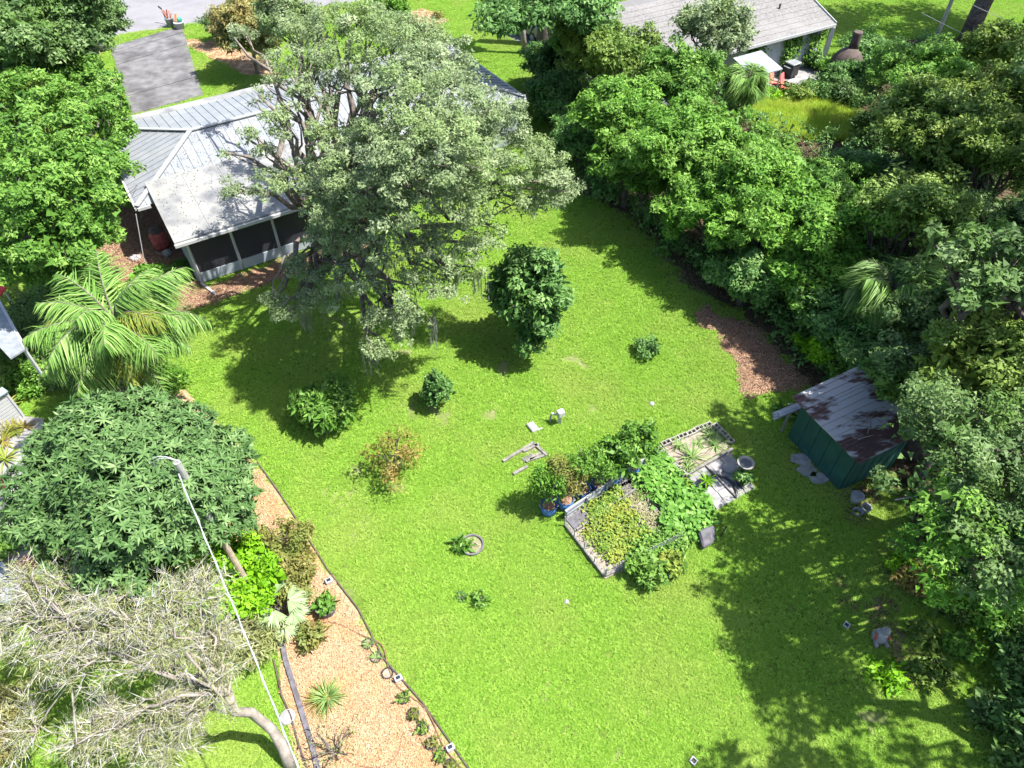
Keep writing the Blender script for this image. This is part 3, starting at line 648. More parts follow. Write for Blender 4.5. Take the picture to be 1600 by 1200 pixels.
for i,(px,py,l) in enumerate(((1350,799,'grey bucket behind the round white tub near the shed'),(1338,803,'low pale basin beside the grey bucket near the shed'))):
    c = G(px,py); t = thing('bucket',l,'bucket',c); MB().lathe(c,[(.12,0),(.16,.26-.1*i),(.17,.27-.1*i),(.14,.26-.1*i),(.11,.05)],14,False).build('bucket_wall',MT['galv'],t); MB().tube([c+Vector((-.16,0,.26-.1*i)),c+Vector((0,.05,.36-.1*i)),c+Vector((.16,0,.26-.1*i))],.008,5).build('handle',MT['black'],t)
for a,b,l in (((1398,781),(1432,775),'white pipe lying in the dark hollow right of the shed'),((1420,832),(1438,827),'short white pipe on the bare earth under the right hand trees'),((1465,822),(1483,843),'white pipe slanting steeply beneath the right hand oak'),((1448,871),(1481,864),'white pipe lowest of those under the right hand oak')):
    tag(MB().tube([G(*a,.12),G(*b,.3)],.03,8).build('pipe',MT['white']),l,'pipe','white pipes under the trees')

# ------------------------------------------------------------------ vegetable garden
def gline(*px, h=0): return [G(*p) for p in px]
ga, gc = G(882,812), G(1004,730); gd = (gc-ga).normalized(); gn = Vector((-gd.y,gd.x,0))
fence = thing('steel_garden_wall','low galvanised corrugated wall behind the blue tubs along the vegetable garden','garden wall',ga)
LG = (gc-ga).length
for i in range(4):
    p, q = ga+gd*(LG*i/4+.006), ga+gd*(LG*(i+1)/4-.006); mb = MB()
    for k in range(5): mb.bar(p+Vector((0,0,.06+k*.09)), q+Vector((0,0,.06+k*.09)), .03 if k%2 else .055, .085)
    mb.build('wall_sheet', MT['galv'], fence)
MB().bar(ga+Vector((0,0,.51)),gc+Vector((0,0,.51)),.06,.03).build('top_rail',MT['metaltrim'],fence)
for i in range(5): MB().bar(ga+gd*LG*i/4-gn*.06,ga+gd*LG*i/4-gn*.06+Vector((0,0,.56)),.05).build('post',MT['galv'],fence)
q0 = ga-gn*.32
MB().bar(q0+Vector((0,0,.09)),q0+gd*LG*.98+Vector((0,0,.09)),.5,.05).build('weed_mat',MT['darkgrey'],fence)
MB().bar(q0-gn*.27+Vector((0,0,.12)),q0-gn*.27+gd*LG*.98+Vector((0,0,.12)),.05,.16).build('edge_board',MT['timber'],fence)
def wire_fence(label, a, b, n, h=.55):
    a, b = G(*a), G(*b); t = thing('wire_fence',label,'fence',a); d = b-a
    for i in range(n+1): MB().tube([a+d*i/n, a+d*i/n+Vector((0,0,h))],.018,6).build('post',MT['galv'],t)
    mb = MB()
    for k in range(5): mb.bar(a+Vector((0,0,.08+k*h*.2)), b+Vector((0,0,.08+k*h*.2)), .006)
    L = d.length; m = int(L/.12)
    for i in range(m): mb.bar(a+d*(i+.5)/m, a+d*(i+.5)/m+Vector((0,0,h*.95)), .005)
    mb.build('wire_mesh',MT['galv'],t); MB().bar(a+Vector((0,0,.07)),b+Vector((0,0,.07)),.06,.16).build('bottom_board',MT['timber'],t); return t
wire_fence('low wire fence with a pale board along the lawn side of the vegetable garden',(882,822),(944,903),4)
wire_fence('low wire fence along the near end of the vegetable garden',(946,902),(1062,846),5)
def board(label,a,b,w=.16,h=.05,z=.09,m='timber'): return tag(MB().bar(G(*a,z),G(*b,z),w,h).build('board',MT[m]),label,'board','boards between the vegetable beds')
board('long weathered board left of the weedy path between the vegetable beds',(966,766),(1010,822))
board('short bright board lying beside the yellow leaved crop',(996,818),(1008,830),.22,.05,.12)
board('narrow board ending at the near fence of the vegetable garden',(1006,826),(1022,845),.14)
board('board right of the weedy path along the squash plants',(1012,776),(1026,800),.16)
board('board across the upper end of the vegetable beds beside the steel wall',(896,800),(985,752),.10)
def cover(name,label,pg,n,leaf,ll,lw,h,shape='tri',cat='vegetable plants',seed=1,clump=.22):
    g = np.random.default_rng(seed); pgm = [G2(*p) for p in pg]; A = np.array(pgm); lo, hi = A.min(0), A.max(0)
    c = lo+(hi-lo)*g.random((4000,2)); c = c[inside(c,pgm)]; k = max(10,int(n/22)); c = c[:k]
    t = thing(name,label,cat,(c[:,0].mean(),c[:,1].mean(),.05))
    ci = g.integers(0,len(c),n); hh = h*(.55+.45*g.random(len(c))); off = g.normal(size=(n,3))*clump*.55
    P = np.column_stack([c[ci]+off[:,:2], .08+np.abs(hh[ci]*(1-.5*(np.hypot(off[:,0],off[:,1])/clump)**2)+off[:,2]*.25)])
    N = nrm(np.array([0,0,.9])+off/clump*.4+g.normal(size=(n,3))*.35); D = np.cross(N,g.normal(size=(n,3)))
    T = np.clip(.5+.2*g.normal(size=len(c))[ci]+.15*g.normal(size=n),0,1)
    me = leaf_mesh('foliage',P,D,N,ll*(.6+.7*g.random(n)),lw*(.6+.7*g.random(n)),T,LEAF[leaf],shape)
    o = bpy.data.objects.new('foliage',me); COL.objects.link(o); o.parent = t; o.matrix_parent_inverse = t.matrix_basis.inverted(); return t
cover('leafy_crop','thick bed of yellowing green vegetable plants inside the fenced garden',((905,792),(955,760),(985,795),(1020,838),(1012,858),(985,862),(960,890),(950,880),(930,835)),3600,'crop',.11,.075,.16,'leaf',seed=3)
cover('crop_seedlings','sparse weedy seedlings on bare soil beside the lawn fence of the garden',((900,826),(915,815),(950,862),(945,880),(930,865)),420,'crop',.09,.05,.12,'leaf',seed=4)
cover('path_weeds','small grey green weeds on the soil path between the two vegetable beds',((972,765),(1000,752),(1030,800),(1026,836),(1010,830)),1100,'needle',.07,.035,.1,'leaf',seed=5)
cover('squash_vine','bright broad leaved squash vine along the right side of the vegetable garden',((988,752),(1008,722),(1030,735),(1060,772),(1092,775),(1110,812),(1098,832),(1068,838),(1040,828),(1022,780)),2600,'squash',.17,.16,.26,'round',seed=6,clump=.3)
cover('squash_runner','young squash leaves spilling over the grass beside the concrete block bed',((1012,718),(1036,716),(1066,752),(1058,772),(1030,738)),420,'squash',.16,.15,.22,'round',seed=7,clump=.3)
cover('bean_plants','mid green leafy plants crowding the near right corner of the garden',((1012,838),(1060,825),(1082,850),(1035,868),(1000,882),(985,868)),1500,'camph',.12,.08,.24,'leaf',seed=8)
tarp = MB(); p = [G(1088,836),G(1112,832),G(1116,850),G(1096,862)]
tag(tarp.prism([v[:2] for v in p],[.05,.1,.04,.06],[.34,.5,.16,.3]).build('tarp_bundle',MT['darkgrey'],bevel=.05),'grey plastic tarp bundle at the right corner of the vegetable garden','tarp')
t = thing('garden_stake','thin black stake standing in the grass right of the vegetable garden','stake',G(1126,838))
MB().tube([G(1126,838),G(1126,838)+Vector((.05,0,.55))],.02,6).build('shaft',MT['black'],t); MB().box(G(1126,838)+Vector((.05,0,.56)),(.06,.06,.03)).build('cap',MT['black'],t)
# blue tubs with bushes
def tub(px,py,label,m='blue',r=.27,h=.42):
    c = G(px,py+9); t = thing('blue_tub' if m=='blue' else 'planter_pot',label,'tub',c,'tubs of bushes round the vegetable garden')
    MB().lathe(c,[(r*.86,0),(r,.12),(r*1.02,h),(r*.94,h),(r*.9,h-.07)],18,False).build('tub_wall',MT[m],t,True)
    MB().lathe(c+Vector((0,0,h-.08)),[(r*.92,0),(r*.5,.05)],14).build('bark_mulch',MT['redmulch'],t)
    MB().lathe(c+Vector((0,0,h-.01)),[(r*1.03,-.02),(r*1.06,0),(r*1.03,.02)],18,False).build('rim',MT[m],t)
    for s in (-1,1): MB().tube([c+Vector((s*r,-.06,h-.06)),c+Vector((s*(r+.05),0,h-.1)),c+Vector((s*r,.06,h-.06))],.012,5).build('handle',MT['white'],t)
    return c
for i,(px,py,ord_) in enumerate(((857,790,'nearest the lawn at the low end'),(883,781,'second from the low end'),(909,764,'third from the low end, with the widest rim showing'),(935,755,'fourth from the low end'),(956,743,'fifth from the low end'),(986,728,'at the top end'))):
    c = tub(px,py,'blue plastic tub '+ord_+' of the row')
    b = i in (0,1,2,3)
    shrub('potted_bush','%s bush in the blue tub %s'%('feathery green' if b else 'dark glossy',ord_.replace(', with the widest rim showing','')),(c.x-.02,c.y+.04),.52+.05*(i%2),1.55+.15*(i%3),'camph' if not b else 'bronze' if i==1 else 'bright',2000,.09 if b else .13,.03 if b else .06,'leaf',.62,'bushes growing in tubs',seed=60+i)
for px,py,m,l,pl_ in ((1047,884,'blue','blue tub at the near right corner of the vegetable garden','leafy bush in the blue tub at the near right garden corner'),(1016,899,'teal','teal pot standing on the grass near the garden corner','spreading leafy bush in the teal pot near the garden corner'),(1000,884,'darkgrey','grey pot against the near fence of the vegetable garden','small pale bush in the grey pot against the near fence')):
    c = tub(px,py,l,m,.25,.36); shrub('potted_bush',pl_,(c.x,c.y),.38,.45,'bright' if m!='blue' else 'crop',1000,.12,.07,'leaf',.25,'bushes growing in tubs',seed=int(px))

# concrete block bed with strap leaved plants
bed = thing('block_bed','rectangular planting bed edged with hollow concrete blocks','planting bed',G(1088,705))
def block_mesh():
    mb = MB()
    for y in (-.08,.08): mb.box((0,y,.1),(.39,.035,.2))
    for x in (-.178,0,.178): mb.box((x,0,.1),(.034,.125,.2))
    me = mb.mesh('concrete_block',MT['block']); return me
BM_ = block_mesh()
def blocks(a,b,n):
    a, b = G(*a), G(*b); d = b-a; rz = math.atan2(d.y,d.x)
    for i in range(n):
        p = a+d*(i+.5)/n; put('concrete_block',BM_,bed,tuple(p-bed.location+Vector((rng.normal()*.01,rng.normal()*.01,-.02-.02*rng.random()))),(0,0,rz+rng.normal()*.015))
blocks((1034,698),(1110,665),6); blocks((1030,704),(1066,744),5); blocks((1116,667),(1143,694),3)
MB().bar(G(1071,743,.1),G(1144,702,.1),.09,.14).build('edge_timber',MT['timber'],bed)
MB().prism([G2(*p) for p in ((1038,701),(1110,669),(1140,699),(1070,739))],0,.05).build('soil',MT['soil'],bed)
sm = [tuft_mesh('strap_leaves',46,.62,'blade',.035,.85,.55,80+i) for i in range(3)]
for i,(px,py,s,l) in enumerate(((1061,697,.75,'reddish'),(1082,716,1.1,'largest'),(1110,680,.85,'dark green'),(1117,697,.8,'thin'),(1074,731,.75,'low'),(1092,694,.6,'pale'),(1131,688,.5,'small'))):
    t = thing('strap_plant',{0:'strap leaved plant by the upper left corner of the block bed',1:'largest strap leaved plant in the middle of the block bed',2:'strap leaved plant spilling over the top corner of the block bed',3:'thin strap leaved plant near the right edge of the block bed',4:'low strap leaved plant beside the patio timber of the block bed',5:'pale strap leaved plant between the block row and the largest one',6:'small strap leaved plant by the right hand block of the bed'}[i],'plant',G(px,py,.05),'strap leaved plants in the block bed')
    put('foliage',sm[i%3],t,(0,0,0),(0,0,i*1.3),s)

# little patio
pat = tag(MB().prism(PATIO,-.1,.01).build('patio',MT['paver']),kind='structure')
pe = [Vector((*p,0)) for p in PATIO]
for i in range(4):
    for j in range(3):
        f = lambda s,t: (pe[0]*(1-s)*(1-t)+pe[1]*s*(1-t)+pe[2]*s*t+pe[3]*(1-s)*t)
        s0,s1,t0,t1 = i/4+.012,(i+1)/4-.012,j/3+.012,(j+1)/3-.012; jj = lambda: rng.normal()*.01
        q = [f(s0+jj(),t0+jj()),f(s1+jj(),t0+jj()),f(s1+jj(),t1+jj()),f(s0+jj(),t1+jj())]
        MB().prism([v[:2] for v in q],0,.035+.012*rng.random()).build('paver',MT['paver'],pat)
tag(MB().bar(G(1102,726,.08),G(1151,777,.08),.05,.05).build('timber_strip',MT['timber']),'pale timber strip dividing the small concrete patio','timber')
c = G(1158,742); t = thing('bird_bath','pale round bird bath on a pedestal beside the small patio','bird bath',c)
MB().lathe(c,[(.17,0),(.13,.08),(.08,.2),(.075,.5),(.11,.58)],14).build('pedestal',MT['stone'],t,True)
MB().lathe(c+Vector((0,0,.58)),[(.08,0),(.25,.07),(.30,.13),(.27,.13),(.18,.06),(.02,.045)],22,False).build('bowl',MT['block'],t,True)
MB().lathe(c+Vector((0,0,.665)),[(.215,0),(.0,.004)],18,False).build('water',MT['glass'],t)
def pot(c,r,h,m,label,leaf,n,Rr,H,pl_,ll=.1,lw=.05,tuft=False):
    t = thing('flower_pot',label,'flower pot',c); MB().lathe(c,[(r*.7,0),(r,h),(r*1.1,h),(r*1.1,h-.03)],16,False).build('pot_wall',MT[m],t,True); MB().lathe(c+Vector((0,0,h-.05)),[(r*.95,0),(.02,.02)],14).build('soil',MT['soil'],t)
    if tuft:
        q = thing('potted_plant',pl_,'plant',c+Vector((0,0,h-.04))); put('foliage',tuft_mesh('foliage',n,H,leaf,.03,.7,.4,9),q)
    else: shrub('potted_plant',pl_,(c.x,c.y),Rr,H,leaf,n,ll,lw,'leaf',h-.04,seed=int(c.x*100))
pot(G(1101,758),.19,.26,'black','dark pot near the left edge of the small patio','lime',40,.3,.42,'spiky yellow green plant in the dark pot on the patio',tuft=True)
pot(G(1157,757),.2,.28,'black','dark pot between the bird bath and the coiled hose','deep',420,.26,.36,'dark leafy plant in the pot by the bird bath')
hp = [(1111,744),(1122,742),(1134,746),(1145,755),(1151,768),(1149,778)]
tag(MB().tube([G(*p,.07) for p in hp],.05,8).build('drain_hose',MT['black'],smooth=True),'thick black hose curving across the small concrete patio','hose')
tag(MB().lathe(G(1139,733),[(.26,0),(.26,.1),(.2,.14)],8).build('paving_stone',MT['paver'],bevel=.02),'blue grey eight sided stone lying on the patio by the bird bath','stone')

# ------------------------------------------------------------------ lawn things
c = G(874,661); t = thing('utility_pedestal','white box on a post in the open lawn with a pipe beside it','utility post',c)
MB().bar(c,c+Vector((0,0,.42)),.12,.10).build('post',MT['white'],t); MB().box(c+Vector((.02,0,.55)),(.26,.22,.26),.5).build('box',MT['white'],t,bevel=.02)
MB().tube([c+Vector((-.14,.05,.40)),c+Vector((-.28,.08,.46)),c+Vector((-.34,.08,.2)),c+Vector((-.34,.08,-.02))],.04,8).build('pipe',MT['white'],t); MB().tube([c+Vector((-.12,.04,.42)),c+Vector((.0,.02,.40))],.035,8).build('elbow',MT['white'],t)
c = G(832,669); t = thing('valve_box','white rectangular box set in the lawn left of the white post','valve box',c)
MB().box(c+Vector((0,0,.05)),(.28,.42,.14),.55).build('box_rim',MT['white'],t,bevel=.01); MB().box(c+Vector((0,0,.125)),(.24,.37,.02),.55).build('lid',MT['stone'],t)
c = G(843,672); tag(MB().tube([c+Vector((-.12,-.04,.04)),c+Vector((.1,.06,.05))],.03,8).build('pipe_end',MT['white']),'short white pipe stub in the grass beside the white box','pipe')
c = G(820,714); t = thing('timber_frame_bed','abandoned square of grey timbers half overgrown in the lawn','planting bed',c)
for a,b in (((786,721),(834,692)),((834,693),(855,712)),((802,741),(824,729)),((818,706),(842,694)),((822,722),(845,708)),((828,719),(850,712))): MB().bar(G(*a,.05),G(*b,.05),.10,.1).build('timber',MT['timber'],t)
MB().prism([G2(*p) for p in ((815,708),(838,696),(852,711),(826,722))],0,.02).build('soil',MT['soil'],t)
MB().box(G(825,716,.03),(.42,.22,.03),.5).build('rubber_mat',MT['darkgrey'],t)
c = G(738,853); t = thing('ring_planter','round grey ring edging around a young plant in the lawn','planter ring',c)
MB().lathe(c,[(.36,0),(.38,.10),(.33,.10),(.32,0)],28,False).build('ring',MT['darkgrey'],t); MB().lathe(c,[(.33,0),(.33,.03),(.0,.035)],20,False).build('soil',MT['soil'],t)
shrub('young_plant','small leafy plant at the left side of the round ring in the lawn',G2(724,856),.28,.34,'camph',380,.13,.05,'leaf',seed=11)
shrub('young_plant','small sprawling plant in the lawn below the round ring',G2(750,942),.26,.2,'camph',150,.1,.045,'leaf',seed=12)
shrub('young_plant','tiny leafy sprig left of the sprawling plant below the ring',G2(721,933),.2,.16,'deep',60,.1,.04,'leaf',seed=13)
shrub('lawn_shrub','rounded glossy shrub with drooping rosettes in the lawn below the oak',G2(512,660),1.0,1.65,'camph',5600,.19,.055,'leaf',seed=14,clump=.3,cone=.45)
shrub('lawn_sapling','dark green pointed sapling in the middle of the lawn',G2(684,630),.62,1.75,'deep',3400,.12,.055,'leaf',seed=15,cone=1.05)
shrub('lawn_sapling','bronze brown thin leaved sapling in the lawn near the mulch bed',G2(620,740),.85,1.9,'brown',1800,.08,.035,'leaf',seed=16,nst=10,cone=.45)
shrub('lawn_shrub','little dark shrub alone in the grass near the red mulch',G2(1010,552),.5,.75,'deep',900,.1,.045,'leaf',seed=17)
for px,py,rr,l in ((1018,631,.12,'small pale ant mound in the lawn above the block bed'),(885,941,.1,'pale sandy ant mound below the vegetable garden'),(508,672,.14,'grey flat stone in the grass below the glossy rounded shrub')):
    tag(MB().lathe(G(px,py),[(rr,-.01),(rr*.8,.05),(rr*.2,.09)],9).build('ant_mound' if 'mound' in l else 'flat_stone',MT['stone']),l,'mound' if 'mound' in l else 'stone')
def vent(px,py,l,n='square_vent'):
    c = G(px,py); t = thing(n,l,'drain cover',c); mb = MB()
    for dx,dy,sx,sy in ((0,.07,.17,.025),(0,-.07,.17,.025),(.07,0,.025,.11),(-.07,0,.025,.11)): mb.box(c+Matrix.Rotation(.75,3,'Z')@Vector((dx,dy,.05)),(sx,sy,.08),.75)
    mb.build('frame',MT['white'],t); MB().box(c+Vector((0,0,.03)),(.11,.11,.02),.75).build('grate',MT['black'],t)
vent(1322,978,'small white square frame in the shaded lawn'); vent(1083,1190,'small white square frame in the sunny lawn at the bottom')
c = G(1372,997); t = thing('lawn_ornament','pale seated figure ornament with reddish marks in the dappled grass','ornament',c)
MB().lathe(c,[(.2,0),(.22,.12),(.17,.3),(.10,.42)],12).build('body',MT['stone'],t,True); MB().lathe(c+Vector((.02,-.03,.42)),[(.05,0),(.12,.07),(.12,.16),(.05,.22)],12).build('head',MT['stone'],t,True)
for s in (-1,1): MB().tube([c+Vector((s*.12,-.1,.06)),c+Vector((s*.16,-.3,.05))],[.07,.05],8).build('leg',MT['stone'],t); MB().tube([c+Vector((s*.16,0,.34)),c+Vector((s*.2,-.14,.18))],[.05,.035],7).build('arm',MT['terracotta'],t)

# ------------------------------------------------------------------ mulch bed things
ed = [(428,925),(436,975),(446,1030),(460,1075),(474,1120),(488,1165),(500,1215)]
t = thing('edging_board','dark weathered edging strip running down the mulch bed','edging',G(*ed[0]))
for a,b in zip(ed[:-1],ed[1:]): MB().bar(G(*a,.06),G(*b,.06),.13,.1).build('edging_piece',MT['darkgrey'],t)
lawn_edge = [(402,722),(440,775),(470,822),(512,890),(560,952),(600,1030),(660,1098),(735,1205)]
t = thing('lawn_edging','thin dark brown edging between the mulch bed and the lawn','edging',G(*lawn_edge[3]))
for a,b in zip(lawn_edge[:-1],lawn_edge[1:]): MB().bar(G(*a,.03),G(*b,.03),.035,.1).build('edging_piece',MT['clay'],t)
le2 = [(428,1030),(440,1085),(455,1120),(466,1160),(485,1215)]
t = thing('side_edging','thin dark edging on the left side of the mulch bed','edging',G(*le2[2]))
for a,b in zip(le2[:-1],le2[1:]): MB().bar(G(*a,.03),G(*b,.03),.04,.1).build('edging_piece',MT['clay'],t)
def smooth(px,z,k=5):
    P = [np.array(G(*p,z)) for p in px]; P = [P[0]]+P+[P[-1]]; out = []
    for i in range(1,len(P)-2):
        for s in np.arange(k)/k:
            a,b,c_,d = P[i-1:i+3]; out.append(tuple(.5*((2*b)+(-a+c_)*s+(2*a-5*b+4*c_-d)*s*s+(-a+3*b-3*c_+d)*s**3)))
    return out+[tuple(P[-1])]
tag(MB().tube(smooth([(470,968),(500,972),(528,975),(560,990),(590,1003),(600,1015),(606,1040),(616,1065),(632,1082),(660,1102),(675,1125),(690,1160),(705,1182),(725,1205)],.05),.022,6).build('garden_hose',MT['hose'],smooth=True),'brown hose snaking along the lawn side of the mulch bed','hose')
tag(MB().tube(smooth([(535,1183),(560,1196),(590,1199),(612,1190),(625,1170),(628,1150),(640,1141),(652,1148),(665,1168),(682,1175),(694,1172)],.05),.016,6).build('irrigation_line',MT['hose'],smooth=True),'thin brown irrigation line looping over the bottom of the mulch bed','hose')
rings = [(575,1007),(588,1028),(606,1053),(631,1092),(646,1117),(661,1140),(674,1163),(688,1183),(704,1197)]
words_ = ['farthest','second','third','fourth','fifth','sixth','seventh','eighth','nearest']
rm = MB().lathe((0,0,0),[(.155,0),(.165,.09),(.14,.09),(.135,.01)],18,False).mesh('rim',MT['black']); so = MB().lathe((0,0,0),[(.14,.0),(.14,.035),(0,.04)],14,False).mesh('soil',MT['soil'])
for i,(px,py) in enumerate(rings):
    t = thing('sunken_pot','%s sunken black nursery pot in the row along the mulch bed'%words_[i],'plant pot',G(px,py,.02),'sunken pots along the mulch bed')
    put('rim',rm,t); put('soil',so,t)
    if i == 2: continue
    q = thing('seedling','%s young plant in the row of sunken pots'%('grassy' if i in (0,1) else 'small leafy')+' ('+words_[i]+' pot)','plant',G(px,py,.05),'young plants in the sunken pots')
    if i in (0,1): put('foliage',tuft_mesh('foliage',26,.3,'blade',.02,.7,.3,i),q)
    else: put('foliage',shrub_mesh('foliage',.15,.2,'crop' if i%2 else 'bronze',110,.07,.03,'leaf',i),q)
for px,py,l in ((515,910,'white solar lamp box at the narrow top of the mulch bed'),(623,1062,'small dark lamp box beside the hose in mid mulch bed'),(704,1170,'white lamp box at the hose near the bottom mulch edge')):
    c = G(px,py); t = thing('garden_light',l,'garden light',c); MB().box(c+Vector((0,0,.08)),(.22,.16,.16),.5).build('housing',MT['white'],t,bevel=.015); MB().box(c+Vector((0,0,.165)),(.12,.09,.012),.5).build('solar_panel',MT['glass'],t)
    MB().box(c+Vector((-.1,-.06,.1)),(.05,.05,.1),.5).build('lamp',MT['black'],t)
c = G(511,955); t = thing('round_planter','round dark planter with green plants on the mulch','planter',c)
MB().lathe(c,[(.26,0),(.3,.3),(.31,.32),(.27,.32),(.26,.24)],20,False).build('pot_wall',MT['darkgrey'],t,True); MB().lathe(c+Vector((0,0,.25)),[(.27,0),(0,.02)],14,False).build('soil',MT['soil'],t)
shrub('planter_plant','bright green plant filling the round dark planter on the mulch',(c.x,c.y),.28,.3,'camph',420,.12,.06,'leaf',.25,seed=21)
shrub('mulch_shrub','small grey green shrub with bronze tips on the upper mulch bed',G2(490,1000),.42,.55,'bronze',520,.13,.045,'leaf',seed=22)
t = thing('ornamental_grass','fountain of grey green grass blades in the middle of the mulch bed','ornamental grass',G(513,1092,.02)); put('foliage',tuft_mesh('foliage',150,.62,'blade',.025,.8,.5,23),t)
t = thing('dry_grass_clump','dry brown grass clump beside the green one on the mulch bed','ornamental grass',G(498,1096,.02)); put('foliage',tuft_mesh('foliage',70,.6,'brown',.02,.95,.3,24),t)
shrub('wispy_shrub','wispy almost leafless shrub at the bottom of the mulch bed',G2(525,1175),.85,.9,'needle',420,.06,.02,'leaf',seed=25,nst=14)
c = G(450,1121); t = thing('round_stepping_stone','round grey stepping stone beside the mulch bed edging','stepping stone',c); MB().lathe(c,[(.2,0),(.21,.06),(.18,.075)],20).build('disc',MT['paver'],t); MB().lathe(c+Vector((0,0,.075)),[(.19,-.005),(.19,.008),(.17,.008)],20,False).build('rim',MT['stone'],t)
# fan palm
def fan_mesh(name,n,L,leaf,seed):
    g = np.random.default_rng(seed); a = np.linspace(-1.5,1.5,n); D = np.stack([np.cos(a),np.sin(a),.25-.05*np.abs(a)],1); N = np.stack([0*a-.1,.5*np.sin(a*9),0*a+1],1)
    return leaf_mesh(name,np.stack([np.cos(a)*.05,np.sin(a)*.05,0*a],1),D,N,L*(1-.12*np.abs(a))*(.95+.1*g.random(n)),np.full(n,L*.075),np.clip(.55+.2*g.normal(size=n),0,1),LEAF[leaf],'strip',.25)
fm = [fan_mesh('fan_leaf',30,.75,'fan',i) for i in range(2)]
t = thing('fan_palm','young grey green fan palm at the upper edge of the mulch bed','palm',G(446,962,0))
for i in range(9):
    a = i*.7-1.2; el = .5+.35*(i%3); L = .75; tip = Vector((math.cos(a)*math.cos(el)*L,math.sin(a)*math.cos(el)*L,math.sin(el)*L+.2))
    MB().tube([t.location+Vector((0,0,.1)),t.location+tip],.014,5).build('leaf_stalk',MT['bark'],t)
    put('fan_leaf',fm[i%2],t,tuple(tip),(.3*math.sin(i*2.),.25+.3*(i%2),a),.62+.1*(i%3))

# ------------------------------------------------------------------ poles and cables
pt0 = G(276,722,6.9); pb = Vector((pt0.x+.05,pt0.y+.05,0)); pole = thing('utility_pole','weathered wooden utility pole rising out of the broad leaved tree on the left','utility pole',pb)
top = pt0; pt = top
MB().tube([pb+Vector((0,0,-.1)),pb.lerp(pt,.62)],[.095,.085],12).build('pole_shaft',MT['wood_pole'],pole)
MB().tube([pb.lerp(pt,.6),pt],[.088,.08],12).build('upper_shaft',MT['polegrey'],pole)
mb = MB()
for k in range(2):
    mb.tube([pt+Vector((.05,0,-.05))]+[pt+Vector((-.22-.1*k+.34*math.cos(a),.05*k,-.15+.30*math.sin(a))) for a in np.linspace(0.4,5.6,12)]+[pt+Vector((.05,-.02,-.5))],.012,5)
mb.build('cable_loop',MT['cable'],pole)
MB().tube([pt+Vector((0,-.11,-.3)),pt+Vector((0,-.2,-.3))],.03,6).build('insulator',MT['black'],pole)
def cable(label,a,b,sag,r,m='cable',n=14,strand=0):
    mb = MB(); P = [a.lerp(b,t)+Vector((0,0,-sag*4*t*(1-t))) for t in np.linspace(0,1,n*3)]
    mb.tube(P,r,6)
    if strand: mb.tube([p+Vector((math.cos(i*1.1)*r*1.6,0,math.sin(i*1.1)*r*1.6)) for i,p in enumerate(P)],r*.7,5)
    return tag(mb.build('cable',MT[m],smooth=True),label,'cable')
cable('thick pale twisted service cable hanging from the left utility pole',pt+Vector((0,-.15,-.25)),G(505,1300,5.0),.35,.015,strand=1)
pb2 = G(1455,78); pole2 = thing('utility_pole','slender pale grey utility pole in the top right garden','utility pole',pb2)
MB().tube([pb2,pb2+Vector((0,0,8.5))],[.14,.1],12).build('pole_shaft',MT['polegrey'],pole2); MB().bar(pb2+Vector((-.7,0,8.1)),pb2+Vector((.7,0,8.1)),.1).build('cross_arm',MT['polegrey'],pole2)
cable('thin overhead wire crossing the top right corner',G(1520,8,4.5),G(1700,78,4.5),.1,.014)
cable('second thin overhead wire below the first one near the right hand dark trunk',G(1440,20,4.2),G(1700,140,4.2),.1,.012)
cable('black wire swooping over the left hip of the metal roof',HL(-3.2,-2.2,2.95),G(140,300,5.0),.4,.014,'black')

# ------------------------------------------------------------------ neighbour house, yard things, vehicles
NO = Vector((*G2(1305,37,2.7),0)); na = R(209.7); NX = Vector((math.cos(na),math.sin(na),0)); NY = Vector((NX.y,-NX.x,0))   # NX along the eave to the left, NY away
def NL(a,b,z=0): return NO+NX*a+NY*b+Vector((0,0,z))
n2 = thing('shingle_house','white walled house with a brown shingle roof at the top right','house',NL(6,4))
MB().prism([tuple(NL(*p)[:2]) for p in ((.35,.5),(15,.5),(15,9.5),(.35,9.5))],0,2.6).build('wall',MT['wall2'],n2)
for nm,q in (('near',[(0,0,2.7),(15.4,0,2.7),(15.4,5,4.4),(0,5,4.4)]),('far',[(0,10,2.7),(0,5,4.4),(15.4,5,4.4),(15.4,10,2.7)])):
    mb = MB(); k = 12
    for i in range(k):
        f0, f1 = i/k, (i+1)/k; a,b,c_,d = [NL(*p) for p in q]
        if nm == 'far': a,b,c_,d = d,a,b,c_; a,b,c_,d = NL(0,10,2.7),NL(15.4,10,2.7),NL(15.4,5,4.4),NL(0,5,4.4)
        p = [a.lerp(d,f0),b.lerp(c_,f0),b.lerp(c_,f1),a.lerp(d,f1)]; up = Vector((0,0,.02)); p = [p[0]+up,p[1]+up,p[2],p[3]]
        s = sum(p[j].x*p[(j+1)%4].y-p[(j+1)%4].x*p[j].y for j in range(4)); mb.solid(p if s>0 else p[::-1],.05,(0,0,1))
    mb.build('shingle_slope',MT['shingle'],n2)
MB().bar(NL(-.02,-.06,2.63),NL(15.4,-.06,2.63),.09,.16).build('gutter',MT['white'],n2)
MB().bar(NL(-.08,0,2.7),NL(-.08,5,4.4),.05,.2).build('barge_board',MT['white'],n2)
MB().bar(NL(.12,-.02,0),NL(.12,-.02,2.5),.28,.2).build('corner_post',MT['white'],n2)
for a in (2.9,6.2,9.5):
    fr = MB().bar(NL(a-.55,.47,1.5),NL(a+.55,.47,1.5),.06,1.1).build('window',MT['white'],n2); MB().bar(NL(a-.48,.43,1.5),NL(a+.48,.43,1.5),.03,.95).build('pane',MT['glass'],fr)
for a,b in ((3.0,2.2),(6.5,3)): MB().tube([NL(a,b,3.3),NL(a,b,3.75)],.06,8).build('vent_pipe',MT['black'],n2)
vn = MB()
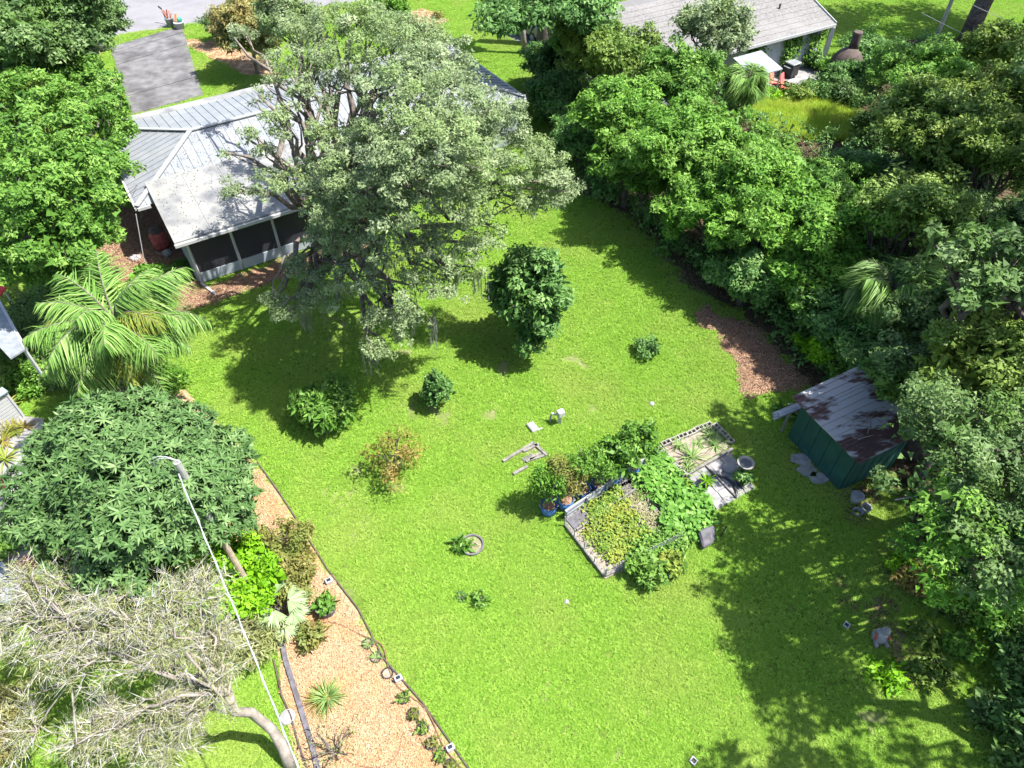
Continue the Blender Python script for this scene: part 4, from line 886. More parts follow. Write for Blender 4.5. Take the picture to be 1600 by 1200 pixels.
def ivy(label,a0,a1,n,seed):
    g = np.random.default_rng(seed); k = 40; ca = a0+(a1-a0)*g.random(k); cz = .2+2.2*g.random(k); ci = g.integers(0,k,n)
    A = ca[ci]+g.normal(size=n)*.16; Z = np.clip(cz[ci]+g.normal(size=n)*.2,.05,2.55); B = .4-.25*g.random(n)
    P = np.array([[*NL(x,y,z)] for x,y,z in zip(A,B,Z)]); N = nrm(np.array([[-NY.x,-NY.y,.6]])+g.normal(size=(n,3))*.4); D = np.cross(N,g.normal(size=(n,3)))
    t = thing('ivy',label,'vine',NL((a0+a1)/2,.3)); me = leaf_mesh('foliage',P,D,N,np.full(n,.2),np.full(n,.13),np.clip(.5+.2*g.normal(size=n),0,1),LEAF['camph'],'leaf')
    o = bpy.data.objects.new('foliage',me); COL.objects.link(o); o.parent = t; o.matrix_parent_inverse = t.matrix_basis.inverted()
ivy('green vine climbing the middle of the white wall of the shingle house',2.4,3.6,700,1); ivy('green vine on the left part of the white wall by the pale awning',5.2,6.8,800,2); ivy('low vine near the right corner of the white wall',.5,1.6,350,3)
p = [NL(6.3,-.1,2.3),NL(8.6,-.1,2.3),NL(8.6,-2.1,1.9),NL(6.3,-2.1,1.9)]
t = thing('patio_awning','pale flat awning below the left eave of the shingle house','awning',NL(7,-1)); MB().solid(p,.06,(0,0,1)).build('canopy',MT['galv'],t)
for a,b in ((6.35,-2.05),(8.5,-2.05)): MB().bar(NL(a,b,0),NL(a,b,1.83),.07).build('post',MT['white'],t)
def chair(px,py,label,rz):
    t = thing('garden_chair',label,'garden chair',G(px,py),'red garden chairs',rz); m = lambda mb,n,k: put(n,mb.mesh(n,MT[k]),t)
    m(MB().bar((-.28,-.3,.34),(-.28,.38,.42),.03,.03).box((0,0,.42),(.55,.62,.06)),'seat','redfab'); m(MB().bar((0,.3,.45),(0,.52,1.15),.55,.06),'backrest','redfab')
    for x in (-.26,.26):
        for y in (-.27,.3): m(MB().bar((x,y,0),(x,y,.4),.04),'leg','black')
        m(MB().bar((x,-.3,.62),(x,.38,.64),.05,.04),'armrest','black')
chair(1210,140,'red garden chair on the left of the pair by the shingle house',.9); chair(1226,147,'red garden chair on the right of the pair by the shingle house',.9)
c = G(1233,120); t = thing('barbecue','square topped grey barbecue behind the red garden chairs','barbecue',c); MB().box(c+Vector((0,0,.5)),(.7,.7,.75),.6).build('cabinet',MT['black'],t,bevel=.03); MB().box(c+Vector((0,0,.93)),(.82,.78,.1),.6).build('lid',MT['galv'],t,bevel=.03)
for s in (-.45,.45): MB().box(c+Vector((s*.8,s*.6,.75)),(.25,.5,.04),.6).build('side_shelf',MT['galv'],t)
for s in (-.25,.25): MB().bar(c+Vector((s,-.2,0)),c+Vector((s,-.2,.14)),.06).build('foot',MT['black'],t)
c = G(1257,139); t = thing('bicycle_wheel_ring','small pale hoop standing in the weeds right of the barbecue','hoop',c); MB().tube([c+Vector((.28*math.cos(a),.05,.32+.28*math.sin(a))) for a in np.linspace(0,6.283,18)],.02,5).build('hoop_ring',MT['stone'],t); MB().bar(c,c+Vector((0,.05,.05)),.08).build('foot',MT['stone'],t)
c = G(1316,118); t = thing('clay_oven','dark brown rounded dome with an upright chimney beside the shingle house','oven',c)
MB().lathe(c,[(1.05,0),(1.1,.5),(.98,1.05),(.68,1.5),(.3,1.75)],24).build('dome',MT['clay'],t,True); MB().lathe(c+Vector((.15,.1,1.6)),[(.3,0),(.27,.5),(.3,1.05),(.27,1.12),(.2,1.1)],16).build('chimney',MT['clay'],t,True)
# vehicles
def vehicle(name,label,loc,rz,paint,L=4.6,W=1.85,H=1.75,van=False):
    t = thing(name,label,'car',loc,None,rz); hw = W/2
    prof = [(-L/2,.45),(-L/2,.95),(-L*.46,1.02),(-L*.42,H*.98),(-L*.1,H),(L*.12,H*.97),(L*.25,1.08),(L*.46,.95),(L/2,.8),(L/2,.42)]
    mb = MB(); n = len(prof)
    for s,k in ((-1,1),(-1,.86),(1,.86),(1,1)):
        for x,z in prof: mb.v.append((x, s*hw*(1 if z<1.1 else .84)*(1 if k==1 else .999), z))
    mb.f = [tuple(range(n)),tuple(reversed(range(3*n,4*n)))]
    for i in range(n): j=(i+1)%n; mb.f.append((i,3*n+i,3*n+j,j))
    bd = mb.mesh('body',paint); o = put('body',bd,t); b = o.modifiers.new('bevel','BEVEL'); b.width=.06; b.segments=2
    gl = lambda nm,mb: put(nm,mb.mesh(nm,MT['glass']),t)
    gl('windscreen',MB().bar((L*.135,0,H*.94),(L*.25,0,1.13),W*.74,.03)); gl('rear_window',MB().bar((-L*.455,0,1.12),(-L*.422,0,H*.93),W*.74,.03))
    for s in (-1,1):
        for x0,x1 in ((-L*.39,-L*.2),(-L*.18,0),(.06*L*.3,L*.13)):
            gl('side_window',MB().bar((x0,s*hw*.905,1.38),(x1,s*hw*.905,1.38),.03,.46))
        for x in (-L*.31,L*.31):
            w_ = MB(); w_.tube([(x,s*(hw-.18),.34),(x,s*(hw+.02),.34)],.34,18); wh = put('wheel',w_.mesh('wheel',MT['black']),t); put('rim',MB().tube([(x,s*(hw+.0),.34),(x,s*(hw+.035),.34)],.2,12).mesh('rim',MT['galv']),wh)
        put('headlight',MB().box((L/2-.02,s*hw*.7,.78),(.1,.35,.16)).mesh('headlight',MT['white']),t); put('tail_light',MB().box((-L/2+.0,s*hw*.8,.85),(.08,.2,.3)).mesh('tail_light',MT['red']),t)
        put('mirror',MB().box((L*.16,s*(hw+.08),1.12),(.12,.16,.14)).mesh('mirror',paint),t)
    for x in (-L/2-.02,L/2+.02): put('bumper',MB().box((x,0,.48),(.12,W*.96,.2)).mesh('bumper',MT['darkgrey']),t)
    return t
vehicle('parked_car','beige estate car parked behind the tree trunks at the top centre',G(826,52),R(-50),MT['beige'])
vehicle('parked_car','white car with dark windows behind the forked tree trunk at the top',G(893,56),R(-62),MT['carwhite'],4.4,1.8,1.7)
c = G(876,66); t = thing('covered_trailer','small trailer under a blue grey cover in front of the white car','trailer',c)
MB().prism([(c.x-1.1,c.y-.5),(c.x+1.0,c.y-.7),(c.x+1.1,c.y+.6),(c.x-1,c.y+.6)],.35,[.9,.9,1.15,1.15]).build('cover',MT['bluegrey'],t,bevel=.06)
for s in (-1,1): MB().tube([c+Vector((s*.95,-.1,.28)),c+Vector((s*1.15,-.1,.28))],.28,14).build('wheel',MT['black'],t)
# kerb side rubbish
c = G(268,42); t = thing('rubbish_bin','grey open bin heaped with rubbish at the end of the driveway','bin',c); MB().lathe(c,[(.24,0),(.31,.6),(.33,.62),(.29,.6)],14).build('bin_wall',MT['galv'],t,True)
for k in range(5): MB().bar(c+Vector((.1*math.cos(k),.1*math.sin(k),.5)),c+Vector((.3*math.cos(k*1.3),.25*math.sin(k*1.3),.95+.08*k)),.09,.03).build('rubbish',MT['orange' if k%2 else 'terracotta'],t)
c = G(282,45); t = thing('rubbish_bin','white tub of rubbish beside the grey bin at the kerb','bin',c); MB().lathe(c,[(.3,0),(.36,.45),(.38,.47),(.33,.45)],14).build('bin_wall',MT['white'],t,True); MB().box(c+Vector((.1,.1,.6)),(.35,.3,.3),.4).build('green_bag',MT['teal'],t,bevel=.08)
MB().bar(c+Vector((-.2,0,.5)),c+Vector((-.1,.2,.95)),.2,.05).build('cardboard',MT['orange'],t)
c = G(266,41); tag(MB().tube([c+Vector((-.2,.2,0)),c+Vector((-.5,.6,1.0))],[.05,.03],6).tube([c+Vector((-.5,.6,1.0)),c+Vector((-.7,.65,1.15))],.06,6).build('discarded_pole',MT['black']),'black pole leaning out beside the rubbish bins at the kerb','pole')
c = G(147,80); t = thing('rubbish_bag','dark rubbish bags on the verge left of the driveway','bag',c)
for i in range(3): MB().lathe(c+Vector((.5*i-.4,.2*(i%2),0)),[(.28,0),(.36,.2),(.26,.45),(.07,.58),(.1,.66)],10).build('bag',MT['black'],t,True)
c = G(156,85); t = thing('mailbox','brown post box on a slanting post beside the driveway','mailbox',c); MB().bar(c,c+Vector((0,0,1.05)),.1).build('post',MT['wood_pole'],t); MB().box(c+Vector((0,.1,1.17)),(.22,.48,.24)).build('box',MT['orange'],t,bevel=.05)

# left edge neighbour
def slab(mb,pts,z0,z1): return mb.prism([G2(*p,z1) for p in pts],z0,z1)
t = thing('red_awning','bright red awning corner at the left edge above the palm','awning',G(2,455)); q = [G(-40,440,2.4),G(10,448,2.1),G(0,462,2.0),G(-40,478,2.2)]
MB().solid(q[::-1],.05,(0,0,1)).build('canopy',MT['red'],t); MB().bar(G(6,453,2.0),Vector((*G2(6,453,2.0),0)),.06).build('post',MT['white'],t)
t = thing('grey_roof','grey metal roof edge running along the left side beside the palm','roof',G(0,540))
q = [G(-6,462,2.4),G(40,545,2.4),G(16,560,2.6),G(-40,500,2.6)]; MB().solid(q[::-1],.06,(0,0,1)).build('roof_sheet',MT['galv'],t); MB().bar(G(-6,462,2.38),G(40,545,2.38),.1,.12).build('gutter',MT['white'],t)
MB().bar(G(36,543,2.3),Vector((*G2(36,543,2.3),0)),.09).build('post',MT['white'],t)
t = thing('red_bench','red slatted bench with dark and pale boards at the left edge','bench',G(2,560))
for i in range(4): MB().bar(G(-30,536+i*9,.45+.02*i),G(22,524+i*10,.45+.02*i),.22,.05).build('slat',MT[('red','red','timber','black')[i]],t)
for x,y in ((-20,575),(18,560)): MB().bar(G(x,y),G(x,y)+Vector((0,0,.4)),.08).build('leg',MT['timber'],t)
t = thing('louvre_gate','white slatted panel with a blue cap at the left edge','gate',G(15,675))
a,b = G(-20,690),G(37,652)
for k in range(9): MB().bar(a+Vector((0,0,.1+k*.14)),b+Vector((0,0,.1+k*.14)),.03,.11).build('slat',MT['white'],t)
for p in (a,a.lerp(b,.5),b): MB().bar(p,p+Vector((0,0,1.38)),.09).build('post',MT['white'],t)
MB().bar(a+Vector((0,.1,1.41)),b+Vector((0,.1,1.41)),.35,.05).build('cap',MT['bluegrey'],t)
t = thing('red_metal_roof','faded red ribbed metal roof between the broad leaved tree and the bare tree','roof',G(38,895))
z=2.1; q = [G(10,892,z),G(42,866,z+.25),G(66,884,z+.2),G(40,922,z-.1)]; mb = MB().solid(q[::-1],.05,(0,0,1))
for k in range(6): mb.bar(q[0].lerp(q[3],(k+.5)/6)+Vector((0,0,.03)),q[1].lerp(q[2],(k+.5)/6)+Vector((0,0,.03)),.06,.05)
mb.build('roof_sheet',MT['redfab'],t); MB().bar(G(40,905,z-.1),Vector((*G2(40,905,z),0)),.09).build('post',MT['timber'],t)
t = thing('grey_shed_roof','grey sheet roof with a white rim at the left edge by the red roof','roof',G(5,905))
q = [G(-30,860,2.2),G(2,880,2.2),G(38,925,2.2),G(20,945,2.4),G(-30,935,2.5)]; MB().solid(q[::-1],.06,(0,0,1)).build('roof_sheet',MT['galv'],t); MB().bar(G(2,880,2.22),G(38,925,2.22),.09,.1).build('rim',MT['white'],t)
MB().bar(G(30,925,2.1),Vector((*G2(30,925,2.1),0)),.1).build('post',MT['white'],t)
for i,(px,py,l) in enumerate(((14,786,'small dark round lamp standing on the patio at the left, upper one'),(13,806,'small dark round lamp on the patio at the left, lower one'),(32,809,'dark ball planter on the patio nearest the broad leaved tree'))):
    c = G(px,py,.05); t = thing('patio_lamp',l,'patio ornament',c); MB().tube([c,c+Vector((0,0,.35))],.02,6).build('stem',MT['black'],t); MB().lathe(c+Vector((0,0,.33)),[(.05,0),(.19,.12),(.2,.2),(.1,.33)],12).build('globe',MT['darkgrey'],t,True)
c = G(3,762,.05); t = thing('flower_pot','red flower pot on the patio at the left edge','flower pot',c); MB().lathe(c,[(.12,0),(.18,.28),(.2,.3),(.16,.28)],14).build('pot_wall',MT['terracotta'],t,True); MB().lathe(c+Vector((0,0,.25)),[(.16,0),(0,.02)],10).build('soil',MT['soil'],t)
tf = tuft_mesh('foliage',40,.7,'brown',.05,.8,.5,91); tg = tuft_mesh('foliage',44,.8,'palmy',.06,.8,.5,92)
for i,(px,py,me,s,l) in enumerate(((22,672,tf,.9,'reddish spiky plant by the white slatted panel'),(38,668,tf,.8,'bronze spiky plant at the top of the left patio'),(4,690,tf,1.1,'orange tinged spiky plant at the left edge of the patio'),(8,718,tg,1.0,'yellow striped spiky plant on the strip of grass at the left edge'),(6,640,tg,1.2,'pale strap leaved plant above the white slatted panel'))):
    t = thing('spiky_plant',l,'plant',G(px,py,.05),'spiky plants round the left patio'); put('foliage',me,t,(0,0,0),(0,0,i),s)

# ------------------------------------------------------------------ palms
def frond_mesh(name,L,nl,leaf,seed,droop=.9,ll=.85):
    g = np.random.default_rng(seed); t = np.linspace(.08,1,nl); ang = .95-t*1.9*droop; s = L/nl
    x = np.cumsum(np.cos(ang))*s; z = np.cumsum(np.sin(ang))*s
    P = np.repeat(np.stack([x,0*x,z],1),2,0); sg = np.tile([1,-1],nl); tt = np.repeat(t,2); an = np.repeat(ang,2)
    Lf = ll*np.clip(np.sin(np.clip(tt,.05,1)*2.6+.35),.3,1)*(.8+.4*g.random(2*nl)); fw = .75
    D = np.stack([fw*np.cos(an)+.15*g.normal(size=2*nl),sg*.85,fw*np.sin(an)+.40*g.normal(size=2*nl)-.15],1); N = np.stack([-np.sin(an)*.2,0*an,0*an+1],1)
    me = leaf_mesh(name,P,D,N,Lf,np.full(2*nl,.036),np.clip(.5+.26*g.normal(size=2*nl),0,1),LEAF[leaf],'strip',1.3)
    st = MB().tube([(0,0,0)]+[(a,0,b) for a,b in zip(x[::max(1,nl//12)],z[::max(1,nl//12)])],[.05]+[.03*(1-.8*i/13) for i in range(len(x[::max(1,nl//12)]))],5).mesh('rachis',MT['bark']); return me, st
def palm(name,label,px,py,h,L,n,leafs,seed,tr=.16,base=None):
    c = G(px,py,h); t = thing(name,label,'palm',(c.x,c.y,0)); g = np.random.default_rng(seed)
    MB().tube([(c.x,c.y,-.1),(c.x+.05,c.y,h*.5),(c.x,c.y,h-.1)],[tr*1.2,tr,tr*.8],10).build('trunk',MT['barkp'],t,True)
    ms = [frond_mesh('frond',L,170,lf,seed+i,.75+.25*(i%2)) for i,lf in enumerate(leafs)]
    for i in range(n):
        a = i*2.399+g.random()*.3; k = i%len(ms); f = put('frond',ms[k][0],t,(0,0,h-.1),(0,-.75*(1-i/n)+.50*(i/n),a),.85+.25*g.random()); put('rachis',ms[k][1],f)
    return t
palm('queen_palm','large feathery palm with drooping fronds left of the house',185,512,4.4,2.95,32,['palm','palm','palm','palm','palm','palmy'],3)
palm('feather_palm','yellowing feather palm crown inside the bright tree at the left edge',25,205,5.2,3.2,11,['palmy','palm','palmy'],5)
palm('cabbage_palm','dark fan crowned palm in the shade of the right hand woods',1395,455,4.0,1.7,14,['palm','grey'],8)
palm('feather_palm','small palm at the dark corner in front of the shingle house chairs',1168,128,2.6,1.3,12,['palm'],9,.1)

# ------------------------------------------------------------------ trees
def moss(label,pts,seed):
    g = np.random.default_rng(seed); root = None
    for i,(px,py,h,L,wd) in enumerate(pts):
        c = G(px,py,h); n = 240
        if root is None: root = thing('spanish_moss',label,'moss',c)
        ks = 9; k_ = g.integers(0,ks,n); a = (g.random(ks)*6.28)[k_]+g.normal(size=n)*.15; r = (wd*1.5*np.sqrt(g.random(ks)))[k_]; z = g.random(n)**.9*L*(.35+.65*g.random(ks))[k_]; sh = 1
        P = np.stack([c.x+np.cos(a)*r*sh, c.y+np.sin(a)*r*sh, c.z-z],1); D = np.stack([g.normal(size=n)*.13,g.normal(size=n)*.13,-np.ones(n)],1); N = rdir(n,g)
        me = leaf_mesh('moss_strand',P,D,N,.18+.25*g.random(n),.012+.022*g.random(n),np.clip(.5+.2*g.normal(size=n),0,1),LEAF['moss'],'tri')
        o = bpy.data.objects.new('moss_strand',me); COL.objects.link(o); o.parent = root; o.matrix_parent_inverse = root.matrix_basis.inverted()
oak = [pl(q[0],q[1],q[2],q[3]*(.85 if q[1]>330 else .90)) for q in (
 (455,50,9.0,1.1),(510,45,9.6,1.3),(560,40,10,1.3),(620,75,10.5,1.6),(690,105,10,1.6),(545,95,10.4,1.0),(470,105,9.2,.9),(640,150,11,1.4),(720,170,10,1.6),(775,200,9,1.4),(590,130,10.6,.9),
 (405,150,8.4,.6),(440,190,8.4,.7),(385,215,7.2,.5),(500,215,9,.8),(545,250,9.3,1.1),(640,215,10.5,1.3),(690,240,10,1.5),(760,260,8.5,1.6),(830,245,7.8,1.3),(868,285,7,1.0),(590,195,10.3,.7),
 (420,290,6.6,.8),(470,285,7.6,1.0),(520,310,8,1.2),(585,300,9,1.4),(660,310,8.5,1.5),(735,325,7.5,1.4),(800,310,6.5,1.1),(850,320,6,.7),(365,300,6.0,.45),
 (510,378,6,1.0),(462,425,5,.7),(540,360,7,1.0),(600,390,7,1.0),(680,385,6.5,1.2),(745,385,5.8,.9),(560,440,5.8,.9),(640,445,5.5,1.1),(700,440,5,.8),(600,500,4.6,.8),(590,545,3.9,.6),(655,495,4.6,.6),(480,465,4.4,.6),(430,470,4.2,.5),
 (375,55,8,.7),(345,240,6.3,.4),(735,430,4.8,.6),(625,530,4,.5),(525,470,4.8,.5),(780,360,5.5,.7),(450,490,4.2,.5),(505,440,5,.7),(500,330,6.6,.9),(610,340,8,1.0),(705,280,9.2,1.2),(560,200,9.8,.5),(655,110,10.8,1.1),(430,125,8.6,.6),(520,130,9.6,.7),(575,165,10,.5),(415,235,7.2,.6),(540,200,9.2,.6),(470,140,8.8,.6),(515,170,9.4,.5),(432,98,8.8,.6),(500,90,9.4,.7),(610,250,10,1.0),(560,340,8,1.0),(640,60,10.2,1.2),(670,60,9.6,1.0),(590,40,9.6,1.0),(720,120,9.6,1.2),(700,200,10.2,1.2))]
tree('live_oak','huge grey green oak hung with moss spreading over the metal roof',G2(520,405),oak,'oak',150000,.27,.088,.048,.30,twigs=1,low=-.65,fill=.05,fork=.42,dens=.26)
moss('pale grey moss hanging from the lower boughs of the big oak',[(488,440,4.2,2.0,.28),(585,395,6,2.2,.3),(600,420,5.6,2.4,.25),(470,470,3.8,1.6,.2),(575,540,3.4,1.3,.18),(672,490,4.2,1.7,.16),(750,420,4.6,1.5,.2),(560,370,6,1.6,.3),(620,400,5.5,2.2,.35),(700,420,5,1.1,.2),(640,470,4.6,1.4,.2),(545,380,6,1.3,.2)],1)
ptree('mossy_oak','mossy grey oak in the far left corner by the road',55,45,7.5,3.3,'grey',42000,.8,clump=.42,llen=.15,lwid=.09,tr=.3,low=-.6,base=G2(120,78))
moss('grey moss draping from the oak in the top left corner',[(60,75,6.5,2.2,.5),(95,60,6.5,2.0,.4),(120,50,6.6,1.8,.35),(25,80,6.3,2.4,.5),(80,85,6,2.0,.45)],2)
ptree('verge_tree','small dark tree on the verge left of the driveway end',158,28,4.6,1.4,'grey',9000,.9,clump=.36,llen=.15,lwid=.09,tr=.16,base=G2(152,78))
LB = [pl(*q) for q in ((30,110,6,1.7),(95,100,6,1.7),(150,130,5.5,1.4),(60,165,6.5,1.8),(130,185,6,1.6),(20,160,6.5,1.5),(180,205,5,1.0),(35,250,7,1.7),(110,255,7,1.7),(165,255,5.8,1.2),(60,315,6.6,1.7),(130,320,6.2,1.5),(168,300,5.0,.8),(20,330,6.4,1.4),(45,380,5.6,1.3),(110,380,5.4,1.3),(145,355,4.8,.9),(30,425,4.6,.9),(180,170,4.6,.9),(95,425,4.2,.9))]
tree('camphor_tree','bright green dense tree filling the left side beside the house',G2(60,420),LB,'camph',66000,.36,.14,.085,.3,low=-.5,fill=.10,dens=.21)
# broad leaved tree with rosettes
def rosette_tree(name,label,base,lobes,leaf,nros,per,ll,lw,tr,seed):
    g = np.random.default_rng(seed); root = thing(name,label,'tree',(base[0],base[1],0)); lob = np.array(lobes)
    cen = lob[:,:3].mean(0); mb = MB(); f = (base[0],base[1],cen[2]*.35); q,rd = limb((base[0],base[1],-.1),f,tr,tr*.8,5,.05,g=g); mb.tube(q,rd,9)
    for l in lobes: q,rd = limb(f,l[:3],tr*.55,.04,6,.15,.05,g); mb.tube(q,rd,6,False)
    mb.build('trunk',MT['bark'],root,True)
    A = lob[:,3]**2; li = g.choice(len(lob),nros,p=A/A.sum()); d = rdir(nros,g); d[:,2] = np.where(d[:,2]<-.25,-d[:,2],d[:,2]); c = lob[li]
    C = c[:,:3]+d*np.stack([c[:,3],c[:,3],c[:,4]],1)*(1-.3*g.random(nros)**2)[:,None]; ax = nrm(d+np.array([0,0,.7])+g.normal(size=(nros,3))*.25)
    u = nrm(np.cross(ax,g.normal(size=(nros,3)))); v = np.cross(ax,u); Cs=[];Ds=[];Ns=[];Ts=[]; ct = .5+.16*g.normal(size=nros)
    for k in range(per):
        a = 6.283*k/per+g.random(nros)*.5; el = (.15+.75*(k%3)/2)+.2*g.normal(size=nros); r = u*np.cos(a)[:,None]+v*np.sin(a)[:,None]
        Cs.append(C); Ds.append(r*np.cos(el)[:,None]+ax*np.sin(el)[:,None]); Ns.append(ax*np.cos(el)[:,None]-r*np.sin(el)[:,None]); Ts.append(np.clip(ct+.12*g.normal(size=nros),0,1))
    P,D,N,T = map(np.concatenate,(Cs,Ds,Ns,Ts)); n = len(P)
    me = leaf_mesh('crown',P,D,N,np.tile(ll*(.55+.75*g.random(nros)),per)*(.8+.3*g.random(n)),lw*(.8+.4*g.random(n)),T,LEAF[leaf],'strip',.35); o = bpy.data.objects.new('crown',me); COL.objects.link(o); o.parent = root; o.matrix_parent_inverse = root.matrix_basis.inverted()
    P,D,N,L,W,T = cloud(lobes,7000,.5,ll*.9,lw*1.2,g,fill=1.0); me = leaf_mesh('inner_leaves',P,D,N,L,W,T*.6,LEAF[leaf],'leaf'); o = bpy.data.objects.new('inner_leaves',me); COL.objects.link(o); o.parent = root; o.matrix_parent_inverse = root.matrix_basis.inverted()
    return root
LQ = [pl(q[0],q[1]+22,q[2]+.55*math.sin(i*2.7),q[3]*(.95 if i%3 else .74)) for i,q in enumerate(((90,680,4.6,1.1),(150,650,5.2,1.2),(220,640,5.2,1.2),(290,650,4.8,1.1),(345,690,4.2,1.0),(70,740,4.2,1.1),(140,720,5.6,1.3),(215,720,6,1.4),(290,730,5.4,1.2),(360,750,4,1.0),(60,790,3.8,.9),(110,790,4.8,1.1),(180,790,5.4,1.3),(250,800,5,1.2),(315,795,4.0,.9),(375,790,2.6,.6),(120,850,3.8,.9),(185,860,4,1.0),(250,860,3.8,.9),(215,900,3,.8),(150,895,3,.7),(370,700,3.8,.7)))]
rosette_tree('broad_leaved_tree','broad domed tree of whorled long leaves beside the left utility pole',G2(215,850),LQ,'loquat',3300,9,.225,.052,.22,5)
# half bare weeping tree, lower left
bt = thing('half_bare_tree','half bare tree with pale twigs and a crooked trunk at the bottom left','tree',G(455,1192))
g = np.random.default_rng(12); b0 = G(455,1200); k1 = G(425,1140,.9); k2 = G(392,1113,1.9); k3 = G(366,1112,2.4); k4 = G(357,1085,2.9)
mb = MB(); mb.tube([b0-Vector((0,0,.1)),b0.lerp(k1,.5)+Vector((.06,0,.12)),k1,k2,k3,k4],[.17,.14,.13,.12,.115,.11],9)
hubs = [pl(*q) for q in ((330,1070,3.3,.7),(290,1010,4.0,.9),(230,1000,4.4,.9),(180,1030,4.2,.9),(260,940,4.6,.9),(320,930,4.4,.8),(130,970,4.6,.9),(70,960,4.4,.9),(190,950,5,.9),(60,1020,4.0,.8),(230,1120,3.2,.9),(150,1140,3.0,.8),(310,1120,2.8,.7),(190,1170,2.6,.8),(110,1160,2.6,.7),(30,900,4.2,.8),(90,900,4.4,.8),(350,980,3.8,.7),(15,980,4,.7),(270,1170,2.4,.6),(340,1030,3.3,.6),(10,1150,2.2,.7))]
TP,TD,TL,TW = [],[],[],[]; NP_,ND_ = [],[]
for hb in hubs:
    c = np.array(hb[:3]); q,rd = limb(tuple(k4),tuple(c),.042,.014,9,.2,.14,g); mb.tube(q,rd,6,False)
    for _ in range(9):
        d = rdir(1,g)[0]; d[2] = abs(d[2])*.5; e = c+d*hb[3]*(.7+.5*g.random()); e[2] -= .25*g.random(); q2,r2 = limb(q[5 if g.random()<.5 else 7],tuple(e),.022,.008,6,.2,.08,g); mb.tube(q2,r2,4,False)
        for s in range(1,6):
            for _k in range(9):
                dd = nrm(d*.7+g.normal(size=3)*.55+np.array([0,0,.15])); TP.append(q2[s]); TD.append(dd); TL.append(.15+.42*g.random()); TW.append(.007+.009*g.random())
            for _k in range(22):
                dd = nrm(d*.8+g.normal(size=3)*.6+np.array([0,0,-.1])); NP_.append(np.array(q2[s])+g.normal(size=3)*.12); ND_.append(dd)
mb.build('trunk',MT['barkp'],bt,True)
n = len(TP); me = leaf_mesh('bare_twigs',np.array(TP),np.array(TD),rdir(n,g),np.array(TL),np.array(TW),g.random(n),LEAF['twig'],'tri'); o = bpy.data.objects.new('bare_twigs',me); COL.objects.link(o); o.parent = bt; o.matrix_parent_inverse = bt.matrix_basis.inverted()
NP_ = np.array(NP_); n = len(NP_); me = leaf_mesh('crown',NP_,np.array(ND_),nrm(rdir(n,g)+np.array([0,0,.8])),.08+.13*g.random(n),.011+.010*g.random(n),np.clip(.5+.22*g.normal(size=n),0,1),LEAF['needle'],'strip',.4); o = bpy.data.objects.new('crown',me); COL.objects.link(o); o.parent = bt; o.matrix_parent_inverse = bt.matrix_basis.inverted()
# shrubs beside the bed and near the house
shrub('lime_shrub','lime green dense shrub beside the left utility cable',G2(385,925),1.35,1.9,'lime',9000,.13,.075,'leaf',seed=31)
shrub('bronze_shrub','olive bronze shrub at the top of the mulch bed',G2(440,880),.95,1.5,'bronze',6000,.1,.05,'leaf',seed=32)
shrub('bronze_shrub','smaller bronze leaved bush beside the fan palm on the mulch bed',G2(462,915),.7,.9,'bronze',2600,.1,.05,'leaf',seed=33)
shrub('pale_shrub','feathery pale shrub under the utility cable left of the edging strip',G2(405,1000),.8,1.0,'needle',2600,.18,.03,'leaf',seed=34)
shrub('side_yard_shrub','bright low shrub between the palm and the shaded side yard',G2(240,446),.95,.7,'bright',3600,.15,.09,'leaf',seed=35)
shrub('side_yard_shrub','low green shrub under the lower palm fronds',G2(150,600),1.2,1.2,'grey',3600,.12,.06,'leaf',seed=36)
shrub('side_yard_shrub','blue green dense shrub behind the palm at the grey roof',G2(85,520),1.5,1.9,'grey',6000,.1,.05,'leaf',seed=37)
shrub('corner_bush','flowering ragged bush at the bottom left corner',G2(15,1150),1.0,1.3,'gold',3600,.1,.05,'leaf',seed=38)
shrub('left_bush','green weedy bush at the left edge by the grey shed roof',G2(5,865),.6,1.0,'bright',1500,.14,.07,'leaf',seed=39)
ptree('magnolia_tree','dense dark glossy tree standing alone in the lawn',832,462,2.55,1.5,'deep',15000,1.55,clump=.4,llen=.19,lwid=.085,tr=.12,shape='leaf',low=-.8,n=12,base=G2(832,545),fork=.3)
ptree('golden_bush','golden brown feathery bush in the front yard bed',385,45,2.8,2.3,'gold',20000,1.0,clump=.45,llen=.17,lwid=.08,tr=.12,low=-.7)
ptree('golden_bush','smaller rusty bush beside the golden one in front of the metal roof',345,35,1.4,1.2,'grey',5000,.8,clump=.4,llen=.15,lwid=.07,tr=.06,low=-.8)
ptree('front_yard_tree','slender olive tree behind the oak in the front yard',455,25,4.5,1.9,'oak',12000,1.0,clump=.4,llen=.15,lwid=.08,tr=.1,low=-.6)
ptree('front_yard_shrub','dark green shrub beside the round mulch bed in the front yard',610,8,1.6,1.4,'bright',6500,.9,clump=.36,llen=.16,lwid=.08,tr=.06,low=-.8)
shrub('mulch_ring_plant','tiny plant in the centre of the round front yard mulch bed',G2(683,28),.4,.4,'bronze',260,.16,.06,'leaf',seed=40)
